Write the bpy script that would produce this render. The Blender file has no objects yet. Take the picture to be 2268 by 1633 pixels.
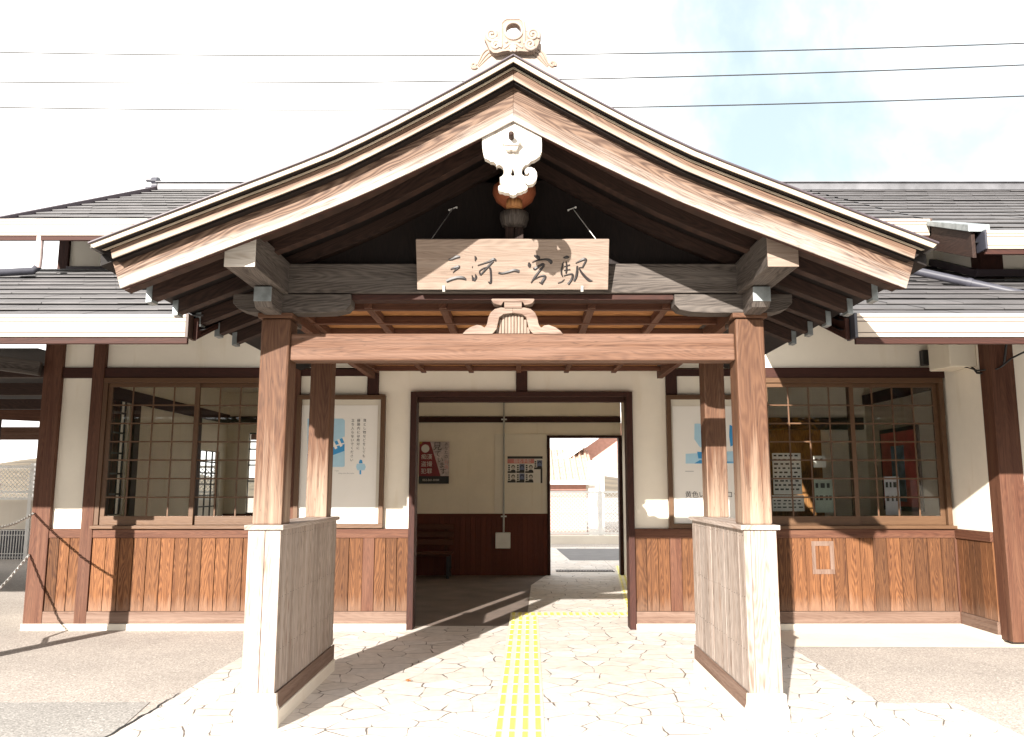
import bpy, bmesh, math, random
from mathutils import Vector, Matrix
from mathutils.geometry import tessellate_polygon

S = bpy.context.scene
COL = S.collection
rad = math.radians

# ------------------------------------------------------------------ camera, sky, sun, exposure
FPX, CX, CY, TH, EYE = 1816.0, 1155.0, 816.5, rad(8.27), 1.5      # pixel unit: photograph scaled to 2268 x 1633
cam = bpy.data.cameras.new("camera")
cam.sensor_width = 36.0
cam.lens = FPX / 2268 * 36.0
cam.shift_x = -(CX - 1134.0) / 2268.0
cam.clip_end = 3000
cam.clip_start = 0.05
camo = bpy.data.objects.new("camera", cam)
camo.location = (0, 0, EYE)
camo.rotation_euler = (rad(90) + TH, 0, 0)
COL.objects.link(camo)
S.camera = camo

SUN_AZ, SUN_EL = rad(19.5), rad(20.5)          # the sun stands behind the camera, to the left
world = bpy.data.worlds.new("World")
S.world = world
world.use_nodes = True


def build_world():
    nt = world.node_tree
    n, l = nt.nodes, nt.links
    n.clear()
    out = n.new("ShaderNodeOutputWorld")
    bg = n.new("ShaderNodeBackground")
    bg.inputs[1].default_value = 0.125
    sky = n.new("ShaderNodeTexSky")
    sky.sky_type = 'NISHITA'
    sky.sun_disc = False
    sky.sun_elevation = SUN_EL
    sky.sun_rotation = math.pi + SUN_AZ
    tc = n.new("ShaderNodeTexCoord")
    # broken white cloud, with one gap of pale blue ahead on the right
    dist = n.new("ShaderNodeVectorMath"); dist.operation = 'DISTANCE'
    dist.inputs[1].default_value = Vector((0.36, 0.80, 0.50)).normalized()
    l.new(tc.outputs['Generated'], dist.inputs[0])
    noi = n.new("ShaderNodeTexNoise")
    noi.inputs['Scale'].default_value = 3.6
    noi.inputs['Detail'].default_value = 9
    noi.inputs['Roughness'].default_value = 0.55
    noi.inputs['Distortion'].default_value = 0.25
    l.new(tc.outputs['Generated'], noi.inputs['Vector'])
    mr = n.new("ShaderNodeMapRange")
    mr.inputs[1].default_value = 0.16; mr.inputs[2].default_value = 0.54
    mr.inputs[3].default_value = -0.24; mr.inputs[4].default_value = 0.26
    l.new(dist.outputs['Value'], mr.inputs[0])
    add = n.new("ShaderNodeMath"); add.operation = 'ADD'
    l.new(noi.outputs['Fac'], add.inputs[0]); l.new(mr.outputs[0], add.inputs[1])
    ramp = n.new("ShaderNodeMapRange"); ramp.interpolation_type = 'SMOOTHSTEP'
    ramp.inputs[1].default_value = 0.16; ramp.inputs[2].default_value = 0.62
    l.new(add.outputs[0], ramp.inputs[0])
    mx = n.new("ShaderNodeMix"); mx.data_type = 'RGBA'
    l.new(ramp.outputs[0], mx.inputs[0])
    blue = n.new("ShaderNodeMix"); blue.data_type = 'RGBA'
    blue.inputs[0].default_value = 0.85
    l.new(sky.outputs[0], blue.inputs[6]); blue.inputs[7].default_value = (2.1, 2.5, 2.68, 1)
    l.new(blue.outputs[2], mx.inputs[6])
    mx.inputs[7].default_value = (6.3, 6.2, 6.0, 1)
    l.new(mx.outputs[2], bg.inputs[0])
    l.new(bg.outputs[0], out.inputs[0])


build_world()
sun = bpy.data.lights.new("sun", 'SUN')
sun.energy = 5.0
sun.angle = rad(0.5)
sun.color = (1.0, 0.94, 0.86)
suno = bpy.data.objects.new("sun", sun)
SUN_DIR = Vector((math.sin(SUN_AZ) * math.cos(SUN_EL), math.cos(SUN_AZ) * math.cos(SUN_EL), -math.sin(SUN_EL)))
suno.rotation_euler = SUN_DIR.to_track_quat('-Z', 'Y').to_euler()
suno.location = (-8, -20, 14)
COL.objects.link(suno)
S.view_settings.view_transform = 'Standard'
S.view_settings.look = 'None'
S.view_settings.gamma = 1
S.view_settings.exposure = 1.6
S.cycles.use_denoising = True
S.cycles.max_bounces = 10
S.cycles.diffuse_bounces = 8
S.cycles.transparent_max_bounces = 12
R = random.Random(7)


def at(px, py, Y):
    """world point at depth Y seen at photograph pixel (px, py)"""
    xc, yc = (px - CX) / FPX, (CY - py) / FPX
    d = Vector((xc, math.cos(TH) - yc * math.sin(TH), math.sin(TH) + yc * math.cos(TH)))
    return Vector((0, 0, EYE)) + d * (Y / d.y)


# ------------------------------------------------------------------ mesh building
ORG = {}


class MB:
    def __init__(s):
        s.v, s.f, s.uv, s.r, s.mi, s.sm = [], [], [], [], [], []

    def add(s, pts, faces, g=(1, 0, 0), uvs=None, mi=0, smooth=False, rnd=None):
        b = len(s.v)
        pts = [Vector(p) for p in pts]
        s.v += pts
        g = Vector(g).normalized()
        ou, ov = R.uniform(0, 30), R.uniform(0, 30)
        r = R.random() if rnd is None else rnd
        for fc in faces:
            s.f.append([b + i for i in fc])
            s.r.append(r); s.mi.append(mi); s.sm.append(smooth)
            if uvs:
                s.uv.append([(uvs[i][0] + ou, uvs[i][1]) for i in fc])
                continue
            n = Vector((0, 0, 0))
            for k in range(len(fc)):
                a, c = pts[fc[k]], pts[fc[(k + 1) % len(fc)]]
                n += Vector(((a.y - c.y) * (a.z + c.z), (a.z - c.z) * (a.x + c.x), (a.x - c.x) * (a.y + c.y)))
            if n.length < 1e-12:
                n = Vector((0, 0, 1))
            n.normalize()
            w = n.cross(g)
            if w.length < 0.2:
                u_ = n.orthogonal().normalized(); w = n.cross(u_)
            else:
                w.normalize(); u_ = w.cross(n)
            s.uv.append([(pts[i].dot(u_) + ou, pts[i].dot(w) + ov) for i in fc])
        return s

    def box(s, x0, x1, y0, y1, z0, z1, g='x', mi=0, rnd=None):
        x0, x1 = min(x0, x1), max(x0, x1); y0, y1 = min(y0, y1), max(y0, y1); z0, z1 = min(z0, z1), max(z0, z1)
        p = [(x0, y0, z0), (x1, y0, z0), (x1, y1, z0), (x0, y1, z0), (x0, y0, z1), (x1, y0, z1), (x1, y1, z1), (x0, y1, z1)]
        f = [(0, 3, 2, 1), (4, 5, 6, 7), (0, 1, 5, 4), (1, 2, 6, 5), (2, 3, 7, 6), (3, 0, 4, 7)]
        return s.add(p, f, {'x': (1, 0, 0), 'y': (0, 1, 0), 'z': (0, 0, 1)}[g], mi=mi, rnd=rnd)

    def bar(s, p0, p1, w, h, up=(0, 0, 1), mi=0):
        p0, p1 = Vector(p0), Vector(p1)
        d = (p1 - p0).normalized()
        sx = d.cross(Vector(up)).normalized() * w / 2
        sy = sx.cross(d).normalized() * h / 2
        p = [q + a * sx + c * sy for q in (p0, p1) for a, c in ((-1, -1), (1, -1), (1, 1), (-1, 1))]
        f = [(3, 2, 1, 0), (4, 5, 6, 7), (0, 1, 5, 4), (1, 2, 6, 5), (2, 3, 7, 6), (3, 0, 4, 7)]
        return s.add(p, f, d, mi=mi)

    def prism(s, outer, y0, y1, g=(0, 0, 1), holes=(), mi=0, M=None, axis='y'):
        """outline of (x, z) pairs extruded along Y (or (y, z) along X, (x, y) along Z)"""
        loops = [list(outer)] + [list(h) for h in holes]
        flat = [p for lp in loops for p in lp]
        tri = tessellate_polygon([[Vector((p[0], p[1], 0)) for p in lp] for lp in loops])
        if axis == 'y':
            P = lambda p, t: Vector((p[0], t, p[1]))
        elif axis == 'x':
            P = lambda p, t: Vector((t, p[0], p[1]))
        else:
            P = lambda p, t: Vector((p[0], p[1], t))
        n = len(flat)
        pts = [P(p, y0) for p in flat] + [P(p, y1) for p in flat]
        if M is not None:
            pts = [M @ p for p in pts]
        faces = []
        if len(holes) == 0 and len(outer) < 5:
            faces += [tuple(range(n)), tuple(range(2 * n - 1, n - 1, -1))]
        else:
            faces += [tuple(t) for t in tri] + [tuple(i + n for i in reversed(t)) for t in tri]
        o = 0
        for lp in loops:
            m = len(lp)
            for i in range(m):
                a, b = o + i, o + (i + 1) % m
                faces.append((a, b, b + n, a + n))
            o += m
        return s.add(pts, faces, g, mi=mi)

    def strip(s, top, bot, y0, y1, mi=0, rnd=None):
        """board following a curve in XZ: top and bottom lists of (x, z); u along the curve, v up from the lower edge"""
        n = len(top)
        pts, uvs = [], []
        L = 0
        for i in range(n):
            if i:
                L += math.hypot(top[i][0] - top[i - 1][0], top[i][1] - top[i - 1][1])
            h = math.hypot(top[i][0] - bot[i][0], top[i][1] - bot[i][1])
            for (q, v) in ((bot[i], 0), (top[i], h)):
                for y in (y0, y1):
                    pts.append((q[0], y, q[1])); uvs.append((L, v))
        f = []
        for i in range(n - 1):
            a, b = 4 * i, 4 * i + 4
            f += [(a, b, b + 2, a + 2), (a + 1, a + 3, b + 3, b + 1), (a + 2, b + 2, b + 3, a + 3), (a, a + 1, b + 1, b)]
        f += [(0, 2, 3, 1), (4 * n - 4, 4 * n - 3, 4 * n - 1, 4 * n - 2)]
        return s.add(pts, f, uvs=uvs, mi=mi, rnd=rnd)

    def tube(s, pts, r, seg=8, mi=0, caps=True):
        pts = [Vector(p) for p in pts]
        n = len(pts)
        rs = r if isinstance(r, (list, tuple)) else [r] * n
        V, prev = [], None
        for i in range(n):
            d = (pts[min(i + 1, n - 1)] - pts[max(i - 1, 0)])
            d = d.normalized() if d.length > 1e-9 else Vector((0, 0, 1))
            a = d.orthogonal().normalized() if prev is None else (prev - d * prev.dot(d)).normalized()
            prev = a
            b = d.cross(a)
            for k in range(seg):
                t = 2 * math.pi * k / seg
                V.append(pts[i] + (a * math.cos(t) + b * math.sin(t)) * rs[i])
        F = [(i * seg + k, i * seg + (k + 1) % seg, (i + 1) * seg + (k + 1) % seg, (i + 1) * seg + k) for i in range(n - 1) for k in range(seg)]
        s.add(V, F, (0, 0, 1), mi=mi, smooth=True)
        if caps:
            s.add(V[:seg][::-1], [tuple(range(seg))], mi=mi); s.add(V[-seg:], [tuple(range(seg))], mi=mi)
        return s

    def lathe(s, prof, c, seg=24, axis='z', mi=0):
        c = Vector(c)
        V = []
        for (r, h) in prof:
            for k in range(seg):
                t = 2 * math.pi * k / seg
                a, b = r * math.cos(t), r * math.sin(t)
                V.append(c + (Vector((a, b, h)) if axis == 'z' else Vector((a, h, b))))
        n = len(prof)
        F = [(i * seg + k, i * seg + (k + 1) % seg, (i + 1) * seg + (k + 1) % seg, (i + 1) * seg + k) for i in range(n - 1) for k in range(seg)]
        F += [tuple(range(seg))[::-1], tuple(range((n - 1) * seg, n * seg))]
        return s.add(V, F, (0, 0, 1), mi=mi, smooth=True)

    def ball(s, c, r, sq=(1, 1, 1), seg=12, mi=0):
        c = Vector(c)
        V, F = [], []
        m = seg // 2
        for i in range(m + 1):
            ph = math.pi * i / m
            for k in range(seg):
                t = 2 * math.pi * k / seg
                rr = max(math.sin(ph), 1e-3)
                V.append(c + Vector((r * sq[0] * rr * math.cos(t), r * sq[1] * rr * math.sin(t), r * sq[2] * math.cos(ph))))
        for i in range(m):
            for k in range(seg):
                F.append((i * seg + k, (i + 1) * seg + k, (i + 1) * seg + (k + 1) % seg, i * seg + (k + 1) % seg))
        return s.add(V, F, mi=mi, smooth=True)

    def build(s, name, mat, parent=None, bevel=0.0, kind=None, label=None, recalc=True):
        o = Vector((0, 0, 0)) if parent is None else ORG[parent]
        me = bpy.data.meshes.new(name)
        me.from_pydata([tuple(v - o) for v in s.v], [], s.f)
        uvl = me.uv_layers.new(name="UVMap")
        k = 0
        flat = []
        for u in s.uv:
            for q in u:
                flat += [q[0], q[1]]
        uvl.data.foreach_set("uv", flat)
        at_ = me.attributes.new("rnd", 'FLOAT', 'FACE')
        at_.data.foreach_set("value", s.r)
        me.polygons.foreach_set("material_index", s.mi)
        me.polygons.foreach_set("use_smooth", s.sm)
        for m in (mat if isinstance(mat, (list, tuple)) else [mat]):
            me.materials.append(m)
        if recalc:
            bm = bmesh.new(); bm.from_mesh(me)
            bmesh.ops.recalc_face_normals(bm, faces=bm.faces)
            bm.to_mesh(me); bm.free()
        ob = bpy.data.objects.new(name, me)
        COL.objects.link(ob)
        if parent is not None:
            ob.parent = parent
        ORG[ob] = o
        if bevel:
            b = ob.modifiers.new("bevel", 'BEVEL')
            b.width = bevel; b.segments = 2; b.limit_method = 'ANGLE'; b.angle_limit = rad(40)
            b.harden_normals = False
        if kind:
            ob['kind'] = kind
        if label:
            ob['label'] = label
        return ob


def thing(name, label, cat, loc=(0, 0, 0), group=None):
    o = bpy.data.objects.new(name, None)
    o.empty_display_size = 0.2
    o.location = loc
    COL.objects.link(o)
    o['label'] = label; o['category'] = cat
    if group:
        o['group'] = group
    ORG[o] = Vector(loc)
    return o


def tag(o, label, cat, group=None):
    o['label'] = label; o['category'] = cat
    if group:
        o['group'] = group
    return o


def shape(mb, name, mat, pivot, bevel=0.0):
    """a top-level mesh with its origin at pivot"""
    p = Vector(pivot)
    mb.v = [v - p for v in mb.v]
    o = mb.build(name, mat, None, bevel)
    o.location = p
    return o


# ------------------------------------------------------------------ materials
def newmat(name):
    m = bpy.data.materials.new(name)
    m.use_nodes = True
    nt = m.node_tree
    b = nt.nodes["Principled BSDF"]
    return m, nt.nodes, nt.links, b


def nd(n, t, **kw):
    o = n.new(t)
    for k, v in kw.items():
        if k.startswith('i_'):
            key = k[2:]
            o.inputs[int(key) if key.isdigit() else key].default_value = v
        else:
            setattr(o, k, v)
    return o


def ramp(n, stops, interp='LINEAR'):
    r = n.new("ShaderNodeValToRGB")
    r.color_ramp.interpolation = interp
    e = r.color_ramp.elements
    while len(e) < len(stops):
        e.new(0.5)
    for i, (p, c) in enumerate(stops):
        e[i].position = p
        e[i].color = (c[0], c[1], c[2], 1) if hasattr(c, '__len__') else (c, c, c, 1)
    return r


def mixc(n, l, f, a, b, mode='MIX'):
    m = n.new("ShaderNodeMix"); m.data_type = 'RGBA'; m.blend_type = mode
    for i, x in ((0, f), (6, a), (7, b)):
        if hasattr(x, 'links'):
            l.new(x, m.inputs[i])
        elif i == 0:
            m.inputs[0].default_value = x
        else:
            m.inputs[i].default_value = (x[0], x[1], x[2], 1)
    return m.outputs[2]


def flat(name, c, rough=0.6, metal=0.0, noise=0.12, nscale=9.0, bump=0.0):
    m, n, l, b = newmat(name)
    tc = n.new("ShaderNodeTexCoord")
    no = nd(n, "ShaderNodeTexNoise", i_Scale=nscale, i_Detail=6.0)
    l.new(tc.outputs['Object'], no.inputs['Vector'])
    r = ramp(n, [(0.3, [x * (1 - noise) for x in c]), (0.7, [min(1, x * (1 + noise)) for x in c])])
    l.new(no.outputs['Fac'], r.inputs[0])
    l.new(r.outputs[0], b.inputs['Base Color'])
    b.inputs['Roughness'].default_value = rough
    b.inputs['Metallic'].default_value = metal
    if bump:
        n2 = nd(n, "ShaderNodeTexNoise", i_Scale=nscale * 12, i_Detail=4.0)
        l.new(tc.outputs['Object'], n2.inputs['Vector'])
        bp = nd(n, "ShaderNodeBump", i_Strength=bump, i_Distance=0.01)
        l.new(n2.outputs['Fac'], bp.inputs['Height'])
        l.new(bp.outputs[0], b.inputs['Normal'])
    return m


def wood(name, dark, light, ringscale=9.0, contrast=1.0, grey=None, greyamt=0.0, rough=0.7, var=0.35, edge=None, knots=False, foot=None, cracks=0.0):
    """grained timber; UV u runs along the grain. grey: weathered colour in streaks. edge: (v0, v1) metres above the
    lower edge of a board between which it goes from bleached to brown. foot: (z0, z1) rain-bleached foot of a post."""
    m, n, l, b = newmat(name)
    uv = n.new("ShaderNodeUVMap"); uv.uv_map = "UVMap"
    mp = nd(n, "ShaderNodeMapping"); mp.inputs['Scale'].default_value = (0.16, 1, 1)
    l.new(uv.outputs[0], mp.inputs[0])
    sx = n.new("ShaderNodeSeparateXYZ"); l.new(uv.outputs[0], sx.inputs[0])
    wn = nd(n, "ShaderNodeTexNoise", i_Scale=1.0, i_Detail=3.0, i_Roughness=0.5)
    mpw = nd(n, "ShaderNodeMapping"); mpw.inputs['Scale'].default_value = (1.3, 9, 1); l.new(uv.outputs[0], mpw.inputs[0]); l.new(mpw.outputs[0], wn.inputs['Vector'])
    mpb = nd(n, "ShaderNodeMapping"); mpb.inputs['Scale'].default_value = (1.1, 4.5, 1); mpb.inputs['Location'].default_value = (7, 3, 0); l.new(uv.outputs[0], mpb.inputs[0])
    big0 = nd(n, "ShaderNodeTexNoise", i_Scale=1.0, i_Detail=2.0); l.new(mpb.outputs[0], big0.inputs['Vector'])
    cv = nd(n, "ShaderNodeMath", operation='MULTIPLY', i_1=2 * math.pi * ringscale / 1.7); vw = nd(n, "ShaderNodeMath", operation='MULTIPLY_ADD', i_1=0.16); l.new(big0.outputs['Fac'], vw.inputs[0]); l.new(sx.outputs[1], vw.inputs[2]); l.new(vw.outputs[0], cv.inputs[0])
    cc = nd(n, "ShaderNodeMath", operation='COSINE'); l.new(cv.outputs[0], cc.inputs[0])
    am = nd(n, "ShaderNodeMath", operation='MULTIPLY', i_1=4.6); l.new(big0.outputs['Fac'], am.inputs[0])
    c2 = nd(n, "ShaderNodeMath", operation='MULTIPLY'); l.new(cc.outputs[0], c2.inputs[0]); l.new(am.outputs[0], c2.inputs[1])
    uu = nd(n, "ShaderNodeMath", operation='MULTIPLY_ADD', i_1=6.5); l.new(sx.outputs[0], uu.inputs[0]); l.new(c2.outputs[0], uu.inputs[2])
    ww = nd(n, "ShaderNodeMath", operation='MULTIPLY_ADD', i_1=5.5); l.new(wn.outputs['Fac'], ww.inputs[0]); l.new(uu.outputs[0], ww.inputs[2])
    w2 = nd(n, "ShaderNodeMath", operation='MULTIPLY', i_1=2 * math.pi); l.new(ww.outputs[0], w2.inputs[0])
    wsn = nd(n, "ShaderNodeMath", operation='SINE'); l.new(w2.outputs[0], wsn.inputs[0])
    wv = nd(n, "ShaderNodeMath", operation='MULTIPLY_ADD', i_1=0.5, i_2=0.5); l.new(wsn.outputs[0], wv.inputs[0])
    mp2 = nd(n, "ShaderNodeMapping"); mp2.inputs['Scale'].default_value = (1.6, 70, 1)
    l.new(uv.outputs[0], mp2.inputs[0])
    fine = nd(n, "ShaderNodeTexNoise", i_Scale=1.0, i_Detail=5.0, i_Roughness=0.6)
    l.new(mp2.outputs[0], fine.inputs['Vector'])
    mp3 = nd(n, "ShaderNodeMapping"); mp3.inputs['Scale'].default_value = (0.8, 15, 1)
    l.new(uv.outputs[0], mp3.inputs[0])
    big = nd(n, "ShaderNodeTexNoise", i_Scale=1.0, i_Detail=4.0, i_Roughness=0.55)
    l.new(mp3.outputs[0], big.inputs['Vector'])
    r1 = ramp(n, [(0.12, dark), (0.50, [(a * 0.55 + c * 0.45) for a, c in zip(dark, light)]), (0.95, light)])
    # value = rings*0.55*contrast + fine*0.45
    ma = nd(n, "ShaderNodeMath", operation='MULTIPLY_ADD', i_1=0.42 * contrast, i_2=-0.18 * contrast)
    l.new(wv.outputs[0], ma.inputs[0])
    mb_ = nd(n, "ShaderNodeMath", operation='ADD')
    l.new(ma.outputs[0], mb_.inputs[0]); l.new(fine.outputs['Fac'], mb_.inputs[1])
    mc = nd(n, "ShaderNodeMath", operation='MULTIPLY_ADD', i_1=0.5, i_2=-0.25)
    l.new(big.outputs['Fac'], mc.inputs[0])
    md = nd(n, "ShaderNodeMath", operation='ADD')
    l.new(mb_.outputs[0], md.inputs[0]); l.new(mc.outputs[0], md.inputs[1])
    l.new(md.outputs[0], r1.inputs[0])
    col = r1.outputs[0]
    at_ = nd(n, "ShaderNodeAttribute", attribute_name="rnd")
    if grey is not None:
        g2 = nd(n, "ShaderNodeMath", operation='MULTIPLY_ADD', i_1=0.36, i_2=0.10)
        l.new(fine.outputs['Fac'], g2.inputs[0])
        g3 = nd(n, "ShaderNodeMath", operation='ADD'); l.new(g2.outputs[0], g3.inputs[0]); l.new(big.outputs['Fac'], g3.inputs[1])
        src = g3.outputs[0]
        if edge is not None:
            sp = n.new("ShaderNodeSeparateXYZ"); l.new(uv.outputs[0], sp.inputs[0])
            er = nd(n, "ShaderNodeMapRange"); er.inputs[1].default_value = edge[0]; er.inputs[2].default_value = edge[1]
            er.inputs[3].default_value = 0.42; er.inputs[4].default_value = -0.42
            l.new(sp.outputs[1], er.inputs[0])
            g4 = nd(n, "ShaderNodeMath", operation='ADD'); l.new(src, g4.inputs[0]); l.new(er.outputs[0], g4.inputs[1]); src = g4.outputs[0]
        if foot is not None:
            tc = n.new("ShaderNodeNewGeometry"); sp = n.new("ShaderNodeSeparateXYZ"); l.new(tc.outputs['Position'], sp.inputs[0])
            er = nd(n, "ShaderNodeMapRange"); er.inputs[1].default_value = foot[0]; er.inputs[2].default_value = foot[1]
            er.inputs[3].default_value = 0.40; er.inputs[4].default_value = -0.30
            l.new(sp.outputs[2], er.inputs[0])
            g4 = nd(n, "ShaderNodeMath", operation='ADD'); l.new(src, g4.inputs[0]); l.new(er.outputs[0], g4.inputs[1]); src = g4.outputs[0]
        gr = nd(n, "ShaderNodeMapRange"); gr.inputs[1].default_value = 0.62; gr.inputs[2].default_value = 1.02
        gr.inputs[3].default_value = 0.0; gr.inputs[4].default_value = greyamt
        l.new(src, gr.inputs[0])
        gcol = mixc(n, l, fine.outputs['Fac'], [x * 0.72 for x in grey], [min(0.9, x * 1.2) for x in grey])
        col = mixc(n, l, gr.outputs[0], col, gcol)
    if knots:
        kn = nd(n, "ShaderNodeTexVoronoi", feature='F1'); kn.inputs['Scale'].default_value = 1.0
        kn.inputs['Randomness'].default_value = 1.0
        mpk = nd(n, "ShaderNodeMapping"); mpk.inputs['Scale'].default_value = (2.2, 9, 1)
        l.new(uv.outputs[0], mpk.inputs[0]); l.new(mpk.outputs[0], kn.inputs['Vector'])
        kr = ramp(n, [(0.06, 1.0), (0.17, 0.0)]); l.new(kn.outputs['Distance'], kr.inputs[0])
        kf = nd(n, "ShaderNodeMath", operation='MULTIPLY', i_1=0.75); l.new(kr.outputs[0], kf.inputs[0])
        col = mixc(n, l, kf.outputs[0], col, [x * 0.35 for x in (0.5, 0.27, 0.17)])
    if cracks:
        mpc = nd(n, "ShaderNodeMapping"); mpc.inputs['Scale'].default_value = (1.1, 26, 1); mpc.inputs['Location'].default_value = (3, 9, 0)
        l.new(uv.outputs[0], mpc.inputs[0])
        ck = nd(n, "ShaderNodeTexNoise", i_Scale=1.0, i_Detail=3.0); l.new(mpc.outputs[0], ck.inputs['Vector'])
        ckr = ramp(n, [(0.488, 0.0), (0.5, 1.0), (0.512, 0.0)]); l.new(ck.outputs['Fac'], ckr.inputs[0])
        cf = nd(n, "ShaderNodeMath", operation='MULTIPLY', i_1=cracks); l.new(ckr.outputs[0], cf.inputs[0])
        col = mixc(n, l, cf.outputs[0], col, [x * 0.3 for x in dark])
    vr = nd(n, "ShaderNodeMapRange"); vr.inputs[3].default_value = 1 - var; vr.inputs[4].default_value = 1 + var * 0.6
    l.new(at_.outputs['Fac'], vr.inputs[0])
    hs = nd(n, "ShaderNodeHueSaturation"); l.new(col, hs.inputs['Color']); l.new(vr.outputs[0], hs.inputs['Value'])
    l.new(hs.outputs[0], b.inputs['Base Color'])
    b.inputs['Roughness'].default_value = rough
    b.inputs['Specular IOR Level'].default_value = 0.3
    bp = nd(n, "ShaderNodeBump", i_Strength=0.35, i_Distance=0.004)
    l.new(md.outputs[0], bp.inputs['Height']); l.new(bp.outputs[0], b.inputs['Normal'])
    return m


W_RED = wood("red brown cladding wood", (0.048, 0.0145, 0.0052), (0.205, 0.088, 0.034), 11.0, 0.85, var=0.42, rough=0.8, grey=(0.205, 0.125, 0.085), greyamt=0.55, foot=(0.16, 0.40), cracks=0.35)
W_SILL = wood("red brown frame wood", (0.046, 0.0140, 0.0070), (0.115, 0.0430, 0.0220), 9.0, 0.7, var=0.12, grey=(0.165, 0.085, 0.050), greyamt=0.40, cracks=0.25)
W_BASE = wood("bleached brown baseboard wood", (0.085, 0.047, 0.032), (0.165, 0.100, 0.072), 9.0, 0.7, var=0.1, grey=(0.26, 0.19, 0.15), greyamt=0.4)
W_DARK = wood("dark stained frame wood", (0.022, 0.0058, 0.0034), (0.048, 0.0140, 0.0080), 8.0, 0.8, var=0.15)
W_POST = wood("weathered brown post wood", (0.050, 0.0195, 0.0095), (0.122, 0.059, 0.031), 8.0, 0.7, var=0.05, grey=(0.34, 0.255, 0.190), greyamt=0.75, foot=(0.75, 2.05), cracks=0.5)
W_BEAM = wood("reddish beam wood", (0.064, 0.0255, 0.0125), (0.136, 0.066, 0.036), 10.0, 0.8, var=0.06, grey=(0.20, 0.125, 0.095), greyamt=0.5, cracks=0.5)
W_GREY = wood("silver weathered boards", (0.155, 0.110, 0.086), (0.37, 0.300, 0.257), 8.0, 1.0, var=0.16, grey=(0.44, 0.395, 0.365), greyamt=0.55, knots=True, cracks=0.5)
W_OLD = wood("dark weathered structural wood", (0.026, 0.020, 0.017), (0.090, 0.073, 0.062), 9.0, 1.2, var=0.15, grey=(0.16, 0.14, 0.125), greyamt=0.5, cracks=0.6)
W_UNDER_SHADE = wood("shade darkened under roof wood", (0.0040, 0.0021, 0.0018), (0.0105, 0.0052, 0.0038), 7.0, 0.8, var=0.3)  # near black: shade under the roof is put into the wood colour
W_RAFT = wood("brown rafter wood", (0.0140, 0.0060, 0.0040), (0.040, 0.0190, 0.0125), 7.0, 0.9, var=0.2)
W_BARGE = wood("bargeboard wood bleached below", (0.050, 0.0255, 0.0165), (0.165, 0.105, 0.072), 8.0, 1.5, var=0.03, grey=(0.38, 0.340, 0.305), greyamt=0.85, edge=(-0.03, 0.135), cracks=0.5)
W_BAND = wood("verge band wood", (0.060, 0.031, 0.020), (0.175, 0.108, 0.072), 10.0, 1.0, var=0.03, grey=(0.42, 0.36, 0.30), greyamt=0.8, edge=(-0.015, 0.05))
W_PALE = wood("bleached pale carved wood", (0.34, 0.29, 0.24), (0.56, 0.52, 0.47), 9.0, 0.8, var=0.05, grey=(0.62, 0.59, 0.55), greyamt=0.6)
W_SIGN = wood("tan sign board wood", (0.150, 0.105, 0.080), (0.250, 0.185, 0.145), 9.0, 0.8, var=0.05, grey=(0.30, 0.25, 0.21), greyamt=0.5)
W_CEIL = wood("orange brown ceiling boards", (0.20, 0.078, 0.026), (0.50, 0.235, 0.085), 7.0, 1.0, var=0.2)
W_CARVE = wood("carved strut wood", (0.095, 0.053, 0.038), (0.200, 0.140, 0.108), 9.0, 0.9, var=0.05, grey=(0.30, 0.25, 0.21), greyamt=0.5)
W_BENCH = wood("bench slat wood", (0.06, 0.02, 0.012), (0.14, 0.05, 0.03), 7.0, 0.8)
W_SASH = wood("brown window sash", (0.070, 0.034, 0.0165), (0.122, 0.065, 0.0320), 8.0, 0.4, var=0.08, rough=0.5)


def plaster_mat(name, c, stain=0.5):
    m, n, l, b = newmat(name)
    g = n.new("ShaderNodeNewGeometry")
    no = nd(n, "ShaderNodeTexNoise", i_Scale=1.6, i_Detail=8.0, i_Roughness=0.65); l.new(g.outputs['Position'], no.inputs['Vector'])
    mp = nd(n, "ShaderNodeMapping"); mp.inputs['Scale'].default_value = (7, 7, 0.9); l.new(g.outputs['Position'], mp.inputs[0])
    st = nd(n, "ShaderNodeTexNoise", i_Scale=1.0, i_Detail=5.0); l.new(mp.outputs[0], st.inputs['Vector'])
    r = ramp(n, [(0.30, [x * 0.90 for x in c]), (0.65, c)]); l.new(no.outputs['Fac'], r.inputs[0])
    sr = ramp(n, [(0.60, 0.0), (0.78, stain)]); l.new(st.outputs['Fac'], sr.inputs[0])
    col = mixc(n, l, sr.outputs[0], r.outputs[0], [c[0] * 0.80, c[1] * 0.75, c[2] * 0.66])
    l.new(col, b.inputs['Base Color']); b.inputs['Roughness'].default_value = 0.9
    f = nd(n, "ShaderNodeTexNoise", i_Scale=140.0, i_Detail=3.0); l.new(g.outputs['Position'], f.inputs['Vector'])
    bp = nd(n, "ShaderNodeBump", i_Strength=0.12, i_Distance=0.004); l.new(f.outputs['Fac'], bp.inputs['Height']); l.new(bp.outputs[0], b.inputs['Normal'])
    return m


PLASTER = plaster_mat("cream plaster", (0.79, 0.73, 0.625), 0.6)
PLASTER_IN = plaster_mat("old interior plaster", (0.84, 0.76, 0.63), 0.6)
CONC = plaster_mat("pale concrete", (0.70, 0.64, 0.55), 0.4)
CONC2 = plaster_mat("grey concrete", (0.42, 0.39, 0.35), 0.5)


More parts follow.
